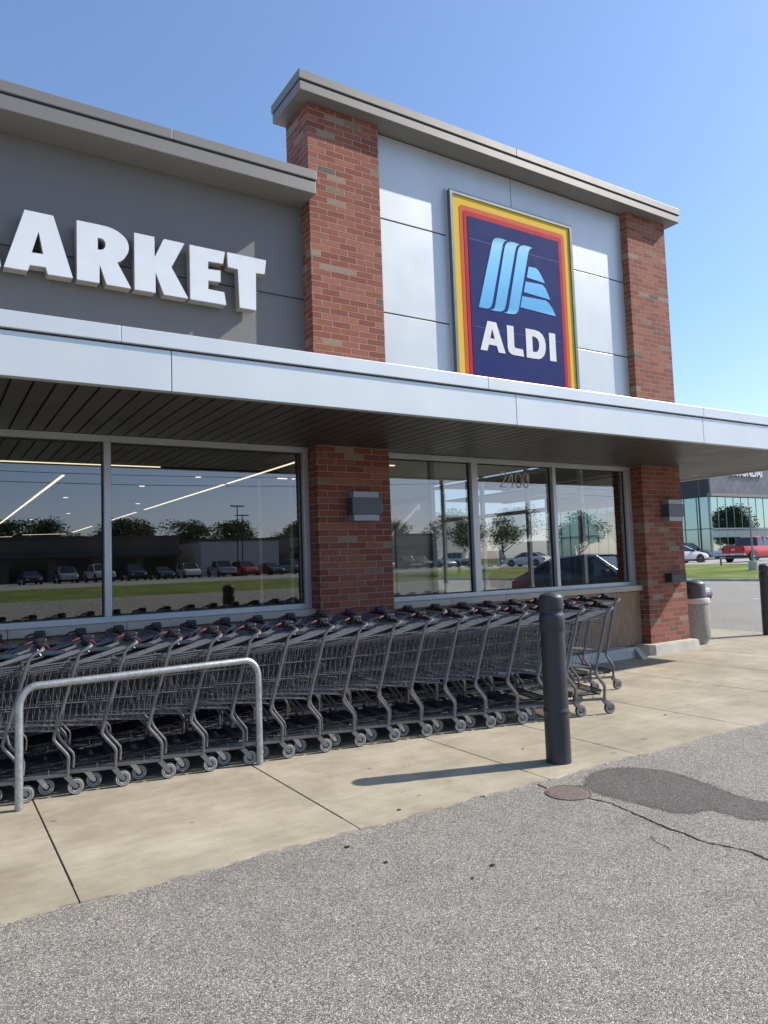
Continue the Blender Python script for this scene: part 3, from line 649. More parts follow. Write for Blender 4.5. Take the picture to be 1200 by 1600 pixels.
# ------------------------------------------------------------------ signs
LT = {
'A': ([(0.516,4.069),(0.676,4.608),(0.905,4.606),(1.064,4.07),(0.859,4.067),(0.843,4.127),(0.717,4.124),(0.702,4.069)], [[(0.787,4.436),(0.824,4.24),(0.731,4.236)]]),
'R': ([(1.098,4.612),(1.314,4.612),(1.36,4.610),(1.407,4.601),(1.452,4.585),(1.49,4.561),(1.518,4.538),(1.537,4.509),(1.548,4.475),(1.55,4.439),(1.542,4.398),(1.525,4.366),(1.508,4.338),(1.487,4.316),(1.445,4.289),(1.567,4.064),(1.351,4.064),(1.291,4.242),(1.288,4.066),(1.098,4.066)], [[(1.276,4.490),(1.312,4.487),(1.330,4.478),(1.342,4.460),(1.344,4.432),(1.338,4.405),(1.322,4.388),(1.300,4.378),(1.276,4.376)]]),
'K': ([(1.600,4.607),(1.786,4.606),(1.787,4.408),(1.875,4.605),(2.074,4.603),(1.945,4.34),(2.104,4.06),(1.871,4.06),(1.793,4.263),(1.792,4.063),(1.600,4.063)], []),
'E': ([(2.125,4.602),(2.483,4.602),(2.461,4.478),(2.308,4.472),(2.307,4.392),(2.433,4.400),(2.432,4.285),(2.306,4.278),(2.305,4.189),(2.468,4.185),(2.487,4.058),(2.125,4.058)], []),
'T': ([(2.506,4.606),(2.925,4.603),(2.907,4.455),(2.810,4.449),(2.803,4.057),(2.628,4.057),(2.617,4.451),(2.512,4.456)], []),
'M': ([(-.30,4.068),(-.22,4.608),(.00,4.608),(.10,4.34),(.20,4.608),(.42,4.608),(.495,4.068),(.30,4.068),(.27,4.33),(.165,4.068),(.03,4.068),(-.07,4.33),(-.10,4.068)], []),
}
LK = (6.775+.045)/(6.775-.050)
for k_ in LT: LT[k_] = ([(x*LK, 1.45+(z-1.45)*LK) for x, z in LT[k_][0]], [[(x*LK, 1.45+(z-1.45)*LK) for x, z in h] for h in LT[k_][1]])
ms = empty('wall_lettering', (0,0,0), label='thick white raised letters spelling MARKET on the dark grey wall', cat='sign')
for k in 'MARKET':
    p_, h_ = LT[k]
    o = MB().poly(p_, .060, .168, h_).build('letter', 'lside', ms)
    cx = sum(x for x, z in p_)/len(p_)
    fc = MB().poly(p_, .045, .0598, h_); fc.build('letter_face', 'white', o)
    MB().tube([(cx-.05, .165, 4.32), (cx-.05, .205, 4.32)], .012, 8).build('standoff', 'trim', o)
def rrect(x0, x1, z0, z1, r, n=6):
    pts = []
    for cx, cz, a0 in ((x1-r, z1-r, 0), (x0+r, z1-r, 90), (x0+r, z0+r, 180), (x1-r, z0+r, 270)):
        for k in range(n+1):
            a = R(a0+90*k/n); pts.append((cx+r*math.cos(a), cz+r*math.sin(a)))
    return pts
SG = empty('logo_sign', (0,0,0), label='large square store sign, blue with red, orange and yellow borders reading ALDI', cat='sign')
bz0 = 3.50
def ring(o, x0, x1, z0, z1, x2, x3, z2, z3): pass
fr = MB()
for a in ((5.452,5.492,bz0-.05,6.068),(7.560,7.605,bz0-.05,6.068)): fr.box(a[0], a[1], .0335, .114, a[2], a[3])
fr.box(5.4925, 7.5595, .0345, .1135, 6.022, 6.067); fr.box(5.4925, 7.5595, .0345, .1135, bz0-.05, bz0-.005)
fr.build('frame', 'frame', SG)
MB().box(5.425, 5.4515, .09, .1155, bz0-.05, 6.09).build('flashing', 'silver', SG)
MB().box(5.493, 7.5595, .050, .112, bz0, 6.0215).build('yellow_border', 'yellow', SG)
MB().poly(rrect(5.600, 7.452, bz0+.11, 5.908, .055), .0465, .0495).build('orange_border', 'orange', SG)
MB().poly(rrect(5.662, 7.388, bz0+.165, 5.845, .03), .0425, .0460).build('red_border', 'red', SG)
MB().poly(rrect(5.722, 7.332, bz0+.24, 5.782, .018), .0385, .0420).build('blue_field', 'navy', SG)
hl = MB()
for z in (5.485, 4.355): hl.box(5.724, 7.33, .0372, .0384, z, z+.005)
hl.build('panel_joint', simple('navy_joint', (.05, .06, .17), .4, var=0), SG)
bar = [(0,.0),(.05,.006),(.078,.03),(.100,.085),(.300,.86),(.322,.915),(.355,.955),(.41,.978),(.50,.983),(.578,.975),(.535,.955),(.505,.915),(.487,.86),(.278,.10),(.255,.045),(.215,.012),(.165,.0),(.08,-.006)]
b1 = [(0,.0),(.262,.86),(.282,.92),(.315,.96),(.37,.98),(.45,.985),(.527,.975),(.485,.955),(.458,.915),(.440,.86),(.232,.10),(.208,.045),(.170,.012),(.12,.0)]
lg_ = MB()
lg_.poly([(5.843+x, 4.614+z) for x, z in b1], .034, .0380)
lg_.poly([(6.022+x, 4.612+z) for x, z in bar], .034, .0380)
lg_.poly([(6.252+x, 4.612+z) for x, z in bar], .034, .0380)
lg_.poly([(6.742,5.313),(6.875,5.318),(6.92,5.29),(6.965,5.235),(7.03,5.137),(6.697,5.157)], .034, .0380)
lg_.poly([(6.674,5.097),(6.98,5.108),(7.03,5.07),(7.07,5.01),(7.115,4.92),(6.63,4.945)], .034, .0380)
lg_.poly([(6.60,4.885),(7.03,4.897),(7.09,4.865),(7.15,4.80),(7.203,4.707),(6.555,4.727)], .034, .0380)
lg_.build('stripe_emblem', 'bluegrad', SG)
wt = MB()
wt.poly([(5.84,4.066),(5.975,4.455),(6.120,4.455),(6.258,4.066),(6.143,4.066),(6.113,4.150),(5.982,4.150),(5.952,4.066)], .034, .0380, [[(6.048,4.365),(6.085,4.235),(6.008,4.235)]])
wt.poly([(6.300,4.450),(6.416,4.450),(6.416,4.185),(6.43,4.165),(6.566,4.160),(6.578,4.066),(6.395,4.066),(6.345,4.078),(6.315,4.105),(6.300,4.150)], .034, .0380)
wt.poly([(6.628,4.455),(6.800,4.455),(6.87,4.445),(6.93,4.412),(6.968,4.360),(6.984,4.285),(6.980,4.215),(6.955,4.140),(6.905,4.090),(6.85,4.068),(6.78,4.064),(6.628,4.064)], .034, .0380, [[(6.742,4.365),(6.79,4.362),(6.835,4.345),(6.860,4.305),(6.864,4.255),(6.852,4.200),(6.822,4.165),(6.78,4.155),(6.742,4.155)]])
wt.poly([(7.055,4.456),(7.172,4.456),(7.172,4.070),(7.055,4.070)], .034, .0380)
wt.build('lettering', 'lgrey', SG)
# street number on the glass
nb = MB()
def stroke(pts, x0, z0, sc=1., w=.0075):
    P = [(x0+a*sc, z0+b*sc) for a, b in pts]
    for (a, b), (c, d) in zip(P[:-1], P[1:]):
        v = Vector((c-a, d-b)); 
        if v.length < 1e-6: continue
        nv = Vector((-v.y, v.x)).normalized()*w; e = v.normalized()*w*.6
        nb.add([(a-e.x+nv.x,.258,b-e.y+nv.y),(c+e.x+nv.x,.258,d+e.y+nv.y),(c+e.x-nv.x,.258,d+e.y-nv.y),(a-e.x-nv.x,.258,b-e.y-nv.y)], [(0,1,2,3)])
two = [(0,.15),(.01,.178),(.035,.195),(.065,.195),(.088,.178),(.095,.15),(.085,.12),(.0,.0),(.10,.0)]
four = [(.08,.0),(.08,.195),(.0,.055),(.115,.055)]
zero = [(.05+.05*math.sin(2*math.pi*k/16), .0975+.0975*math.cos(2*math.pi*k/16)) for k in range(17)]
for d_, x_ in ((two, 6.27), (four, 6.395), (zero, 6.535), (zero, 6.665)): stroke(d_, x_, 2.365, 1.0)
tag(nb.build('street_number', 'lgrey', fix=False), 'thin pale numerals 2400 stuck on the middle right window', 'number')

# ------------------------------------------------------------------ wall lamps, ash box
def wall_lamp(x, lab):
    l = empty('wall_lamp', (x, 0, 1.9), label=lab, cat='wall lamp', group='square grey wall lamps on the brick piers')
    MB().bbox(-.19, .19, -.135, -.001, .065, .245, .004).build('shade', 'lampbody', l)
    MB().bbox(-.165, .155, -.118, -.002, .246, .315, .003).build('top_cap', 'lampcap', l)
    MB().bbox(-.165, .155, -.118, -.002, -.003, .064, .003).build('bottom_cap', 'lampcap', l)
wall_lamp(4.005, 'boxy grey wall lamp on the left brick pier between the windows')
wall_lamp(9.345, 'boxy grey wall lamp on the right brick pier at the store corner')
ab = empty('ash_box', (9.32, 0, 1.0), label='small black metal ash box fixed to the right brick pier', cat='ash box')
MB().bbox(-.17, .17, -.12, -.001, 0, .115, .006).build('box', 'boll', ab)
MB().bbox(-.178, .178, -.13, -.0015, .116, .128, .003).build('lid', 'blk', ab)

# ------------------------------------------------------------------ bollards, trash can, rack
def bollard(x, y, lab):
    o = empty('bollard', (x, y, 0), label=lab, cat='bollard', group='dark slate bollards on the sidewalk edge')
    p_ = [(.02,-.003),(.088,0),(.0885,.01),(.0880,.03),(.0876,.320),(.0876,.335),(.0885,.345),(.0915,.350),(.0915,.362),(.0868,.370),(.0866,.385),(.0838,.890),(.0837,.905),(.0845,.918),(.0895,.928),(.0895,1.010),(.0885,1.024),(.0845,1.036),(.0805,1.042),(.0795,1.060),(.0825,1.066),(.0865,1.070),(.0875,1.075),(.0875,1.142),(.0865,1.150),(.081,1.163),(.066,1.175),(.040,1.185),(.004,1.190)]
    MB().lathe(p_, n=56).build('sleeve', 'boll', o, smooth=True)
bollard(3.762, -3.03, 'tall dark slate bollard standing in front of the carts, casting a long shadow')
bollard(11.92, .10, 'dark slate bollard at the far right sidewalk corner beyond the trash can')
tc = empty('trash_can', (10.19, .27, 0), label='round pebbled concrete trash can with dark grey lid beside the right pier', cat='trash can')
tc.scale = (.93, .93, 1.02)
MB().lathe([(.10,0),(.19,.0),(.195,.03),(.20,.05),(.235,.09),(.242,.35),(.240,.60),(.238,.612)], n=40).build('body', 'agg', tc, smooth=True)
MB().lathe([(.22,.613),(.248,.613),(.252,.63),(.252,.675),(.244,.69),(.19,.692)], n=40).build('rim', 'conc2', tc, smooth=True)
MB().lathe([(.10,.693),(.196,.693),(.196,.90),(.190,.915),(.165,.945),(.10,.966),(.03,.972)], n=40).build('lid', 'lid', tc, smooth=True)
MB().bbox(-.199, -.12, -.075, -.005, .76, .86, .01).build('opening', 'blk', tc)
rk = empty('cart_rail', (1.267, -1.713, 0), -.0, label='low galvanised steel pipe hoop rail in front of the shopping carts', cat='rail')
hp = [(-.791,0,-.003),(-.791,0,.62)]
for k in range(1, 8):
    a = math.pi/2*k/8; hp.append((-.791+.10*(1-math.cos(a)), 0, .62+.125*math.sin(a)))
hp += [(-.69,0,.746),(.69,0,.760)]
for k in range(1, 8):
    a = math.pi/2*(1-k/8); hp.append((.791-.10*(1-math.cos(a)), 0, .635+.125*math.sin(a)))
hp += [(.791,0,.635),(.791,0,-.003)]
MB().tube(hp, .0245, 16).build('pipe', 'galv', rk, smooth=True)

# ------------------------------------------------------------------ shopping cart
def make_cart():
    c = empty('shopping_cart')
    fb = MB()
    for s in (-1, 1):
        y = .255*s
        fb.tube([(.098,y*.96,.950),(.085,y,.944),(.045,y,.922),(.022,y,.895),(-.124,y,.40),(-.130,y,.375),(-.122,y,.355),(-.050,y,.262),(-.042,y,.240),(-.048,y,.140)], .0118, 8)
        yi = (.255-.042)*s
        fb.tube([(-.105,yi,.43),(-.095,yi,.375),(-.082,yi,.35),(-.012,yi,.26),(-.006,yi,.235),(-.012,yi,.165)], .0100, 6)
        # lower rail, square section
        a = Vector((-.035, y, .135)); b = Vector((-.84, .165*s, .150)); d = (b-a).normalized(); nn = Vector((-d.y, d.x, 0))*.010
        h = Vector((0, 0, .010))
        fb.add([a+nn-h, a-nn-h, a-nn+h, a+nn+h, b+nn-h, b-nn-h, b-nn+h, b+nn+h], [(0,1,2,3),(4,7,6,5),(0,4,5,1),(1,5,6,2),(2,6,7,3),(3,7,4,0)])
        fb.tube([(-.16,.243*s,.15),(-.16,.243*s,.178)], .003, 5)
    fb.tube([(-.84,-.165,.150),(-.84,.165,.150)], .010, 6)
    fb.tube([(-.124,-.255,.40),(-.124,.255,.40)], .008, 6)
    fb.build('frame', 'cart', c, smooth=True)
    # basket
    kb = MB()
    def side(u, w, s):   # u 0 rear..1 front, w 0 bottom..1 top
        xb, xt = -.125+u*(-.665), .005+u*(-.865)
        zb, zt = .415+.075*u, .862-.055*u
        yb, yt = .215-.065*u, .243-.055*u
        return Vector((xb+(xt-xb)*w, s*(yb+(yt-yb)*w), zb+(zt-zb)*w))
    NV = 19
    for s in (-1, 1):
        for k in range(NV+1):
            u = k/NV; kb.tube([side(u, 0, s), side(u, 1, s)], .0018, 4, False)
        for w, r in ((1, .0046), (.93, .0034), (.65, .0032), (.36, .0032), (.075, .0028), (0, .0036)):
            kb.tube([side(0, w, s), side(1, w, s)], r, 5)
    for k in range(13):
        f = k/12*2-1
        pf0, pf1 = side(1, 0, 1), side(1, 1, 1)
        kb.tube([(pf0.x, pf0.y*f, pf0.z), (pf1.x, pf1.y*f, pf1.z)], .0019, 4, False)
        p0, p1 = side(0, 0, 1), side(1, 0, 1)
        kb.tube([(p0.x, p0.y*f, p0.z), (p1.x, p1.y*f, p1.z)], .0021, 4, False)
    for k in range(9):
        u = k/8; a = side(u, 0, 1); kb.tube([(a.x, -a.y, a.z), (a.x, a.y, a.z)], .0026, 4, False)
    for w in (1, .8, .55, .3): a = side(1, w, 1); kb.tube([(a.x, -a.y, a.z), (a.x, a.y, a.z)], .0034 if w == 1 else .0022, 5)
    for s in (-1, 1): kb.tube([side(0, .93, s)+Vector((.03,0,.0)), side(0, .93, s)], .004, 5)
    kb.build('basket', 'wire', c)
    # folding back flap with child seat
    kf = MB()
    def fl(u, v): return Vector((.078-.385*u, v*(.235-.03*u), .928-.105*u))
    for k in range(17):
        v = k/16*2-1
        kf.tube(([fl(0, v)+Vector((.018,0,-.018))] if abs(v) < .9 else [])+[fl(0, v), fl(.33, v), fl(.66, v), fl(1, v), fl(1, v)+Vector((-.01,0,-.02))], .0030, 4, False)
    for u in (0, .5, 1): kf.tube([fl(u, -1), fl(u, 1)], .0036, 5)
    for v in (-1, 1): kf.tube([fl(0, v), fl(1, v)], .0042, 5)
    kf.build('back_flap', 'rib', c)
    ks = MB(); A = []
    for u in (.10, .4, .7, .96):
        for v in (-.90, .98): A.append(fl(u, v)+Vector((0, 0, -.007)))
    vs = A+[p-Vector((0, 0, .010)) for p in A]; fs = []
    for i in range(3): fs += [(2*i, 2*i+1, 2*i+3, 2*i+2), (8+2*i, 8+2*i+2, 8+2*i+3, 8+2*i+1), (2*i, 2*i+2, 8+2*i+2, 8+2*i), (2*i+1, 8+2*i+1, 8+2*i+3, 2*i+3)]
    fs += [(0, 8, 9, 1), (6, 7, 15, 14)]
    ks.add(vs, fs)
    ks.bbox(-.21, -.03, -.05, .16, .888, .902, .004)
    ks.build('child_seat', 'seat', c)
    # handle
    hd = MB().tube([(.098,-.245,.950),(.103,-.232,.952),(.105,-.215,.952),(.105,.215,.952),(.103,.232,.952),(.098,.245,.950)], .0125, 10).build('handle', 'chrome', c, smooth=True)
    MB().tube([(.105,-.175,.952),(.105,.205,.952)], .0168, 10).build('grip', 'blk', hd, smooth=True)
    cl = MB().bbox(.066, .144, -.042, .042, .945, 1.008, .014).bbox(.082, .128, -.075, .075, .955, .982, .008).build('coin_lock', 'blk', c)
    MB().tube([(.000,-.020,.968),(.020,-.014,.978),(.045,-.006,.984),(.072,.0,.985)], [.006,.009,.009,.006], 6).build('red_key', 'redp', cl, smooth=True)
    MB().tube([(.125,-.070,.965),(.142,-.088,.952),(.152,-.100,.944)], [.010,.009,.006], 6).build('red_lever', 'redp', cl, smooth=True)
    ch_ = MB()
    for k in range(9):
        q = Vector((-.052-.022*k, -.008+.008*k, .968-.007*k-.020*math.sin(k/8*3.14)))
        ch_.tube([q, q+Vector((-.018, .003, -.003))], .0032, 5)
    ch_.build('chain', 'cart', cl)
    # bottom rack
    br = MB()
    for k in range(30):
        f = k/29*2-1; br.tube([(-.060, f*.222, .212), (-.072, f*.222, .176), (-.83, f*.148, .166)], .0046, 4, False)
    for u in (0, .2, .4, .6, .8, 1):
        x_ = -.075-.755*u; yy = .225-.077*u; zz = .171-.010*u; br.tube([(x_, -yy, zz), (x_, yy, zz)], .0036, 4)
    for s in (-1, 1):
        br.tube([(-.058, .228*s, .214), (-.30, .205*s, .190), (-.83, .150*s, .176)], .004, 5)
        for k in range(4):
            u = k/12; br.tube([(-.06-.77*u, s*(.228-.078*u), .212-.06*u), (-.075-.755*u, s*(.225-.077*u), .174)], .0026, 4, False)
    br.tube([(-.058,-.228,.214),(-.058,.228,.214)], .0042, 5)
    br.build('bottom_rack', 'rackw', c)
    # casters
    for (x_, y_, front) in ((0,-.255,0),(0,.255,0),(-.765,-.165,1),(-.765,.165,1)):
        hy = .0535; k = MB(); fx = x_-.048
        top = .122 if not front else .128
        for s in (-1, 1):
            yy = y_+s*.0155
            k.add([(fx-.024,yy-.0015,top),(fx+.020,yy-.0015,top),(x_+.014,yy-.0015,hy+.004),(x_+.008,yy-.0015,hy-.011),(x_-.008,yy-.0015,hy-.010),
                   (fx-.024,yy+.0015,top),(fx+.020,yy+.0015,top),(x_+.014,yy+.0015,hy+.004),(x_+.008,yy+.0015,hy-.011),(x_-.008,yy+.0015,hy-.010)],
                  [(0,1,2,3,4),(9,8,7,6,5),(0,5,6,1),(1,6,7,2),(2,7,8,3),(3,8,9,4),(4,9,5,0)])
        k.box(fx-.024, fx+.020, y_-.016, y_+.016, top-.003, top+.002); k.lathe([(.011,top+.001),(.011,top+.014)], (fx, y_, 0), 10)
        k.tube([(x_, y_-.021, hy), (x_, y_+.021, hy)], .0065, 8)
        f_ = k.build('caster', 'fork2' if front else 'fork', c)
        w_ = MB().lathe([(.038,-.0135),(.0510,-.012),(.0535,-.008),(.0535,.008),(.0510,.012),(.038,.0135)], (x_, y_, hy), 28, 'Y').build('wheel', 'tyre', f_, smooth=True)
        w2 = MB().lathe([(.0015,-.0165),(.010,-.0165),(.012,-.0125),(.021,-.0105),(.027,-.0145),(.034,-.0150),(.0355,-.0125),(.0375,-.0125),(.039,-.0150),(.0455,-.0150),(.0475,-.0128),(.0475,.0128),(.0455,.0150),(.027,.0150),(.021,.0105),(.012,.0125),(.010,.0165),(.0015,.0165)], (x_, y_, hy), 28, 'Y')
        w2.build('rim', 'whl', f_, smooth=True)
    return c
cart = make_cart(); remember(cart)
def interp(tab, x):
    for (a, b), (c_, d) in zip(tab[:-1], tab[1:]):
        if x <= c_: return b+(d-b)*(x-a)/(c_-a)
    (a, b), (c_, d) = tab[-2:]; return b+(d-b)*(x-a)/(c_-a)
T1 = [(.528,-1.575),(1.11,-1.612),(1.71,-1.655),(2.32,-1.705),(2.93,-1.763),(3.53,-1.855),(4.10,-1.965),(4.40,-2.035),(4.95,-2.150),(5.24,-2.225)]
T2 = [(-.4,-.84),(.6,-.87),(2.5,-.91),(3.5,-1.00),(4.5,-1.18),(5.4,-1.35),(6.23,-1.485)]
used = False
def place(x, tab, n, rowname, last, total):
    global used
    y = interp(tab, x); s = (interp(tab, x+.35)-interp(tab, x-.45))/.8; a = math.atan(s)
    o = cart if not used else copy_tree(cart); used = True
    jx, ja = rnd.uniform(-.006, .006), rnd.uniform(-.008, .008)
    off = Vector((0, .255, 0)); off.rotate(Matrix.Rotation(a, 3, 'Z'))
    o.location = (x+off.x+jx, y+off.y, 0); o.rotation_euler = (0, 0, a+ja)
    if n == 1: lab = 'rearmost charcoal shopping cart at the right open end of the %s row' % rowname
    else: lab = '%s charcoal wire shopping cart from the right end of the %s nested row' % (ORD[n], rowname)
    tag(o, lab, 'shopping cart', 'shopping carts nested in the %s row' % rowname)
N1 = 20
for n in range(1, N1+1): 
    x = 5.238-.2944*(n-1)
    if n == 3: x = 4.66
    place(x, T1, n, 'near', n == 1, N1)
for n in range(1, 24): place(6.235-.2962*(n-1), T2, n, 'far', n == 1, 23)

# ------------------------------------------------------------------ cars
def make_car(kind, paint, name, lab, loc, rz, group='cars parked beyond the store'):
    c = empty(name, loc, rz, label=lab, cat={'pickup':'pickup truck', 'suv':'SUV', 'van':'van'}.get(kind, 'car'), group=group)
    if kind == 'sedan':
        L_, w = 4.7, .90
        low = [(-2.35,.35,.62),(-2.30,.28,.90),(-2.0,.24,1.00),(-1.5,.22,1.0),(-.6,.2,.97),(.6,.2,.95),(1.5,.22,.90),(2.05,.24,.78),(2.30,.28,.66),(2.36,.38,.55)]
        cab = [(-1.95,.98,.98,.70),(-1.15,.98,1.38,.56),(-.3,.97,1.46,.55),(.25,.96,1.42,.56),(1.15,.92,.92,.72)]; wz = .33; ax = (-1.42, 1.40)
    elif kind == 'suv':
        L_, w = 4.8, .95
        low = [(-2.40,.42,.80),(-2.36,.35,1.10),(-2.1,.3,1.14),(-.6,.28,1.12),(.8,.28,1.10),(1.6,.3,1.06),(2.15,.34,.95),(2.36,.4,.80),(2.42,.5,.65)]
        cab = [(-2.32,1.12,1.14,.80),(-2.02,1.12,1.70,.62),(-.5,1.12,1.78,.62),(.35,1.1,1.74,.62),(1.22,1.06,1.06,.76)]; wz = .37; ax = (-1.45, 1.48)
    else:
        L_, w = 5.8, .99
        low = [(-2.92,.55,1.18),(-2.90,.50,1.22),(-1.2,.45,1.22),(-.95,.42,1.20),(.9,.42,1.20),(1.4,.45,1.18),(2.3,.48,1.14),(2.75,.5,1.08),(2.88,.58,.85)]
        cab = [(-1.08,1.20,1.22,.84),(-.88,1.20,1.86,.70),(-.1,1.20,1.93,.70),(.55,1.19,1.88,.70),(1.38,1.15,1.15,.82)]; wz = .42; ax = (-1.85, 1.85)
    b = MB(); vs = []; fs = []
    for x, z0, z1 in low:
        t = 1-.10*max(0, abs(x)/(L_/2)-.75)/.25; ww = w*t
        h = z1-z0
        vs += [(x,-ww*.93,z0),(x,-ww,z0+h*.30),(x,-ww,z0+h*.72),(x,-ww*.94,z1-.02),(x,-ww*.80,z1),(x,ww*.80,z1),(x,ww*.94,z1-.02),(x,ww,z0+h*.72),(x,ww,z0+h*.30),(x,ww*.93,z0)]
    for i in range(len(low)-1):
        for k in range(10): fs.append((i*10+k, i*10+(k+1)%10, (i+1)*10+(k+1)%10, (i+1)*10+k))
    fs += [tuple(range(10)), tuple((len(low)-1)*10+k for k in range(9,-1,-1))]
    b.add(vs, fs)
    bd = b.build('body', paint, c, smooth=True)
    # roof panel
    rf = MB(); pr = [(x, z1, ww*w/.9) for x, z0, z1, ww in cab[1:-1]]; vs = []
    for x, z, ww in pr: vs += [(x,-ww-.02,z-.04),(x,-ww*.8,z+.015),(x,ww*.8,z+.015),(x,ww+.02,z-.04)]
    fs = [(i*4+k, i*4+k+1, i*4+k+5, i*4+k+4) for i in range(len(pr)-1) for k in range(3)]
    rf.add(vs, fs)
    for s in (-1, 1):   # pillars
        for a, b_ in ((0,1),(2,2),(len(cab)-1,len(cab)-2)):
            xa, za, wa = cab[a][0], cab[a][1]-.02, cab[a][3]*w/.9+.10; xb, zb, wb = cab[b_][0], cab[b_][2]-.02, cab[b_][3]*w/.9+.02
            rf.tube([(xa, s*min(wa, w*.92), za if a != b_ else cab[a][1]-.03), (xb, s*wb, zb)], .035, 6)
    rf.build('roof', paint, c)
    g_ = MB(); vs = []; fs = []
    for x, z0, z1, ww in cab:
        wb = min(w*.93, ww*w/.9+.13); wt_ = ww*w/.9
        if z1-z0 < .1: wt_ = wb-.03
        vs += [(x,-wb,z0-.03),(x,-wt_,z1-.02),(x,wt_,z1-.02),(x,wb,z0-.03)]
    for i in range(len(cab)-1):
        for k in range(4): fs.append((i*4+k, i*4+(k+1)%4, (i+1)*4+(k+1)%4, (i+1)*4+k))
    fs += [(0,1,2,3), tuple((len(cab)-1)*4+k for k in (3,2,1,0))]
    g_.add(vs, fs).build('windows', 'carglass', c)
    for x_ in ax:
        for s in (-1, 1):
            y_ = s*(w-.10)
            wl = MB().lathe([(wz*.62,-.11),(wz*.94,-.11),(wz,-.07),(wz,.07),(wz*.94,.11),(wz*.62,.11)], (x_, y_, wz), 24, 'Y').build('wheel', 'rubber', c, smooth=True)
            rm = MB().lathe([(.03,-.112),(.06,-.116),(wz*.3,-.095),(wz*.6,-.104),(wz*.64,-.114),(wz*.64,.114),(wz*.6,.104),(wz*.3,.095),(.06,.116),(.03,.112)], (x_, y_, wz), 24, 'Y').build('rim', 'rim', wl)
            arch = MB().lathe([(wz*1.0,-.03),(wz*1.18,-.03),(wz*1.18,.03),(wz*1.0,.03)], (x_, s*(w-.018), wz+.01), 24, 'Y').build('wheel_arch', 'blk', c)
    zf = low[-2][2]; zr = low[1][2]
    for s in (-1, 1):
        MB().bbox(low[-1][0]-.16, low[-1][0]+.005, s*(w*.66)-.14, s*(w*.66)+.14, zf-.16, zf-.05, .02).build('headlight', 'headl', c)
        MB().bbox(low[0][0]-.015, low[0][0]+.10, s*(w*.82)-.09, s*(w*.82)+.09, zr-.30 if kind != 'pickup' else .86, zr-.08, .015).build('taillight', 'tail', c)
        MB().bbox(cab[-1][0]-.45, cab[-1][0]-.30, s*(w-.02)-.09, s*(w-.02)+.09, cab[-1][1]+.02, cab[-1][1]+.18, .03).build('mirror', 'blk', c)
    if kind == 'pickup':
        MB().bbox(-3.02, -2.90, -.95, .95, .52, .70, .03).build('rear_bumper', 'bump', c)
        MB().bbox(-2.925, -2.90, -.80, .80, .76, 1.20, .01).build('tailgate', paint, c)
        MB().box(-2.86, -1.14, -.84, .84, 1.221, 1.226).build('bed_cover', 'blk', c)
        MB().bbox(2.84, 2.98, -.95, .95, .50, .74, .03).build('front_bumper', 'bump', c)
        MB().bbox(-2.932, -2.926, -.13, .13, .90, 1.02, .002).build('tailgate_emblem', 'bump', c)
        MB().bbox(-2.4, 2.5, -.80, .80, .34, .5, .02).build('chassis', 'blk', c)
    else:
        MB().bbox(low[0][0]-.05, low[0][0]+.15, -w*.85, w*.85, .28, .50, .04).build('rear_bumper', paint, c)
        MB().bbox(-L_/2+.3, L_/2-.3, -w*.8, w*.8, .16, .32, .02).build('chassis', 'blk', c)
    MB().bbox(low[0][0]-.025-(.09 if kind == 'pickup' else .04), low[0][0]-(.085 if kind == 'pickup' else .04), -.16, .16, .58 if kind != 'pickup' else .54, .70 if kind != 'pickup' else .66, .002).build('plate', 'white', c)
    return c
G0 = .455
make_car('pickup', 'redpaint', 'pickup_truck', 'red crew cab pickup truck with chrome bumper parked by the grass', (54.2, 25.2, G0), R(2), 'vehicles on the dealer lot')
make_car('sedan', 'whitepaint', 'sedan', 'white sedan parked on the far lot just right of the brick pier', (52.4, 30.6, G0), R(-14), 'vehicles on the dealer lot')
make_car('suv', 'blackpaint', 'parked_suv', 'black SUV behind the white sedan on the far lot', (61.6, 36.4, G0), R(-14), 'vehicles on the dealer lot')
make_car('sedan', 'silverpaint', 'sedan', 'silver sedan half hidden behind the tailgate of the red pickup', (72.5, 38.5, G0), R(185), 'vehicles on the dealer lot')
make_car('sedan', 'bluepaint', 'sedan', 'dark blue sedan parked behind the trash can and right pier', (14.12, 5.45, -.01), R(-88), 'cars parked beside the store')
make_car('sedan', 'blackpaint', 'sedan', 'black sedan parked in the lot, seen reflected low in the rightmost window', (18.9, -9.2, -.01), R(80), 'cars parked beside the store')
make_car('sedan', 'redpaint', 'sedan', 'red sedan parked in the lot, seen reflected just behind the black one', (20.0, -12.6, -.01), R(84), 'cars parked beside the store')
hid = [('sedan','whitepaint',52,48,'white sedan seen through the middle right window'),('suv','bluepaint',52,55,'slate SUV seen through the middle right window'),('suv','silverpaint',54,63,'silver SUV seen deep through the window glass'),('sedan','blackpaint',50,70,'black sedan farthest off through the window glass')]
for kd, pt, x_, y_, lb in hid: make_car(kd, pt, 'parked_suv' if kd == 'suv' else 'sedan', lb, (x_, y_, G0), R(100+7*(x_%3)), 'vehicles on the dealer lot')
cols = ['blackpaint','silverpaint','whitepaint','bluepaint','blackpaint','whitepaint','silverpaint','redpaint','blackpaint','silverpaint','whitepaint','bluepaint']
cn = {'blackpaint':'black','silverpaint':'silver','whitepaint':'white','bluepaint':'slate blue','redpaint':'red'}
cols += ['silverpaint','whitepaint','blackpaint','bluepaint','silverpaint','blackpaint']
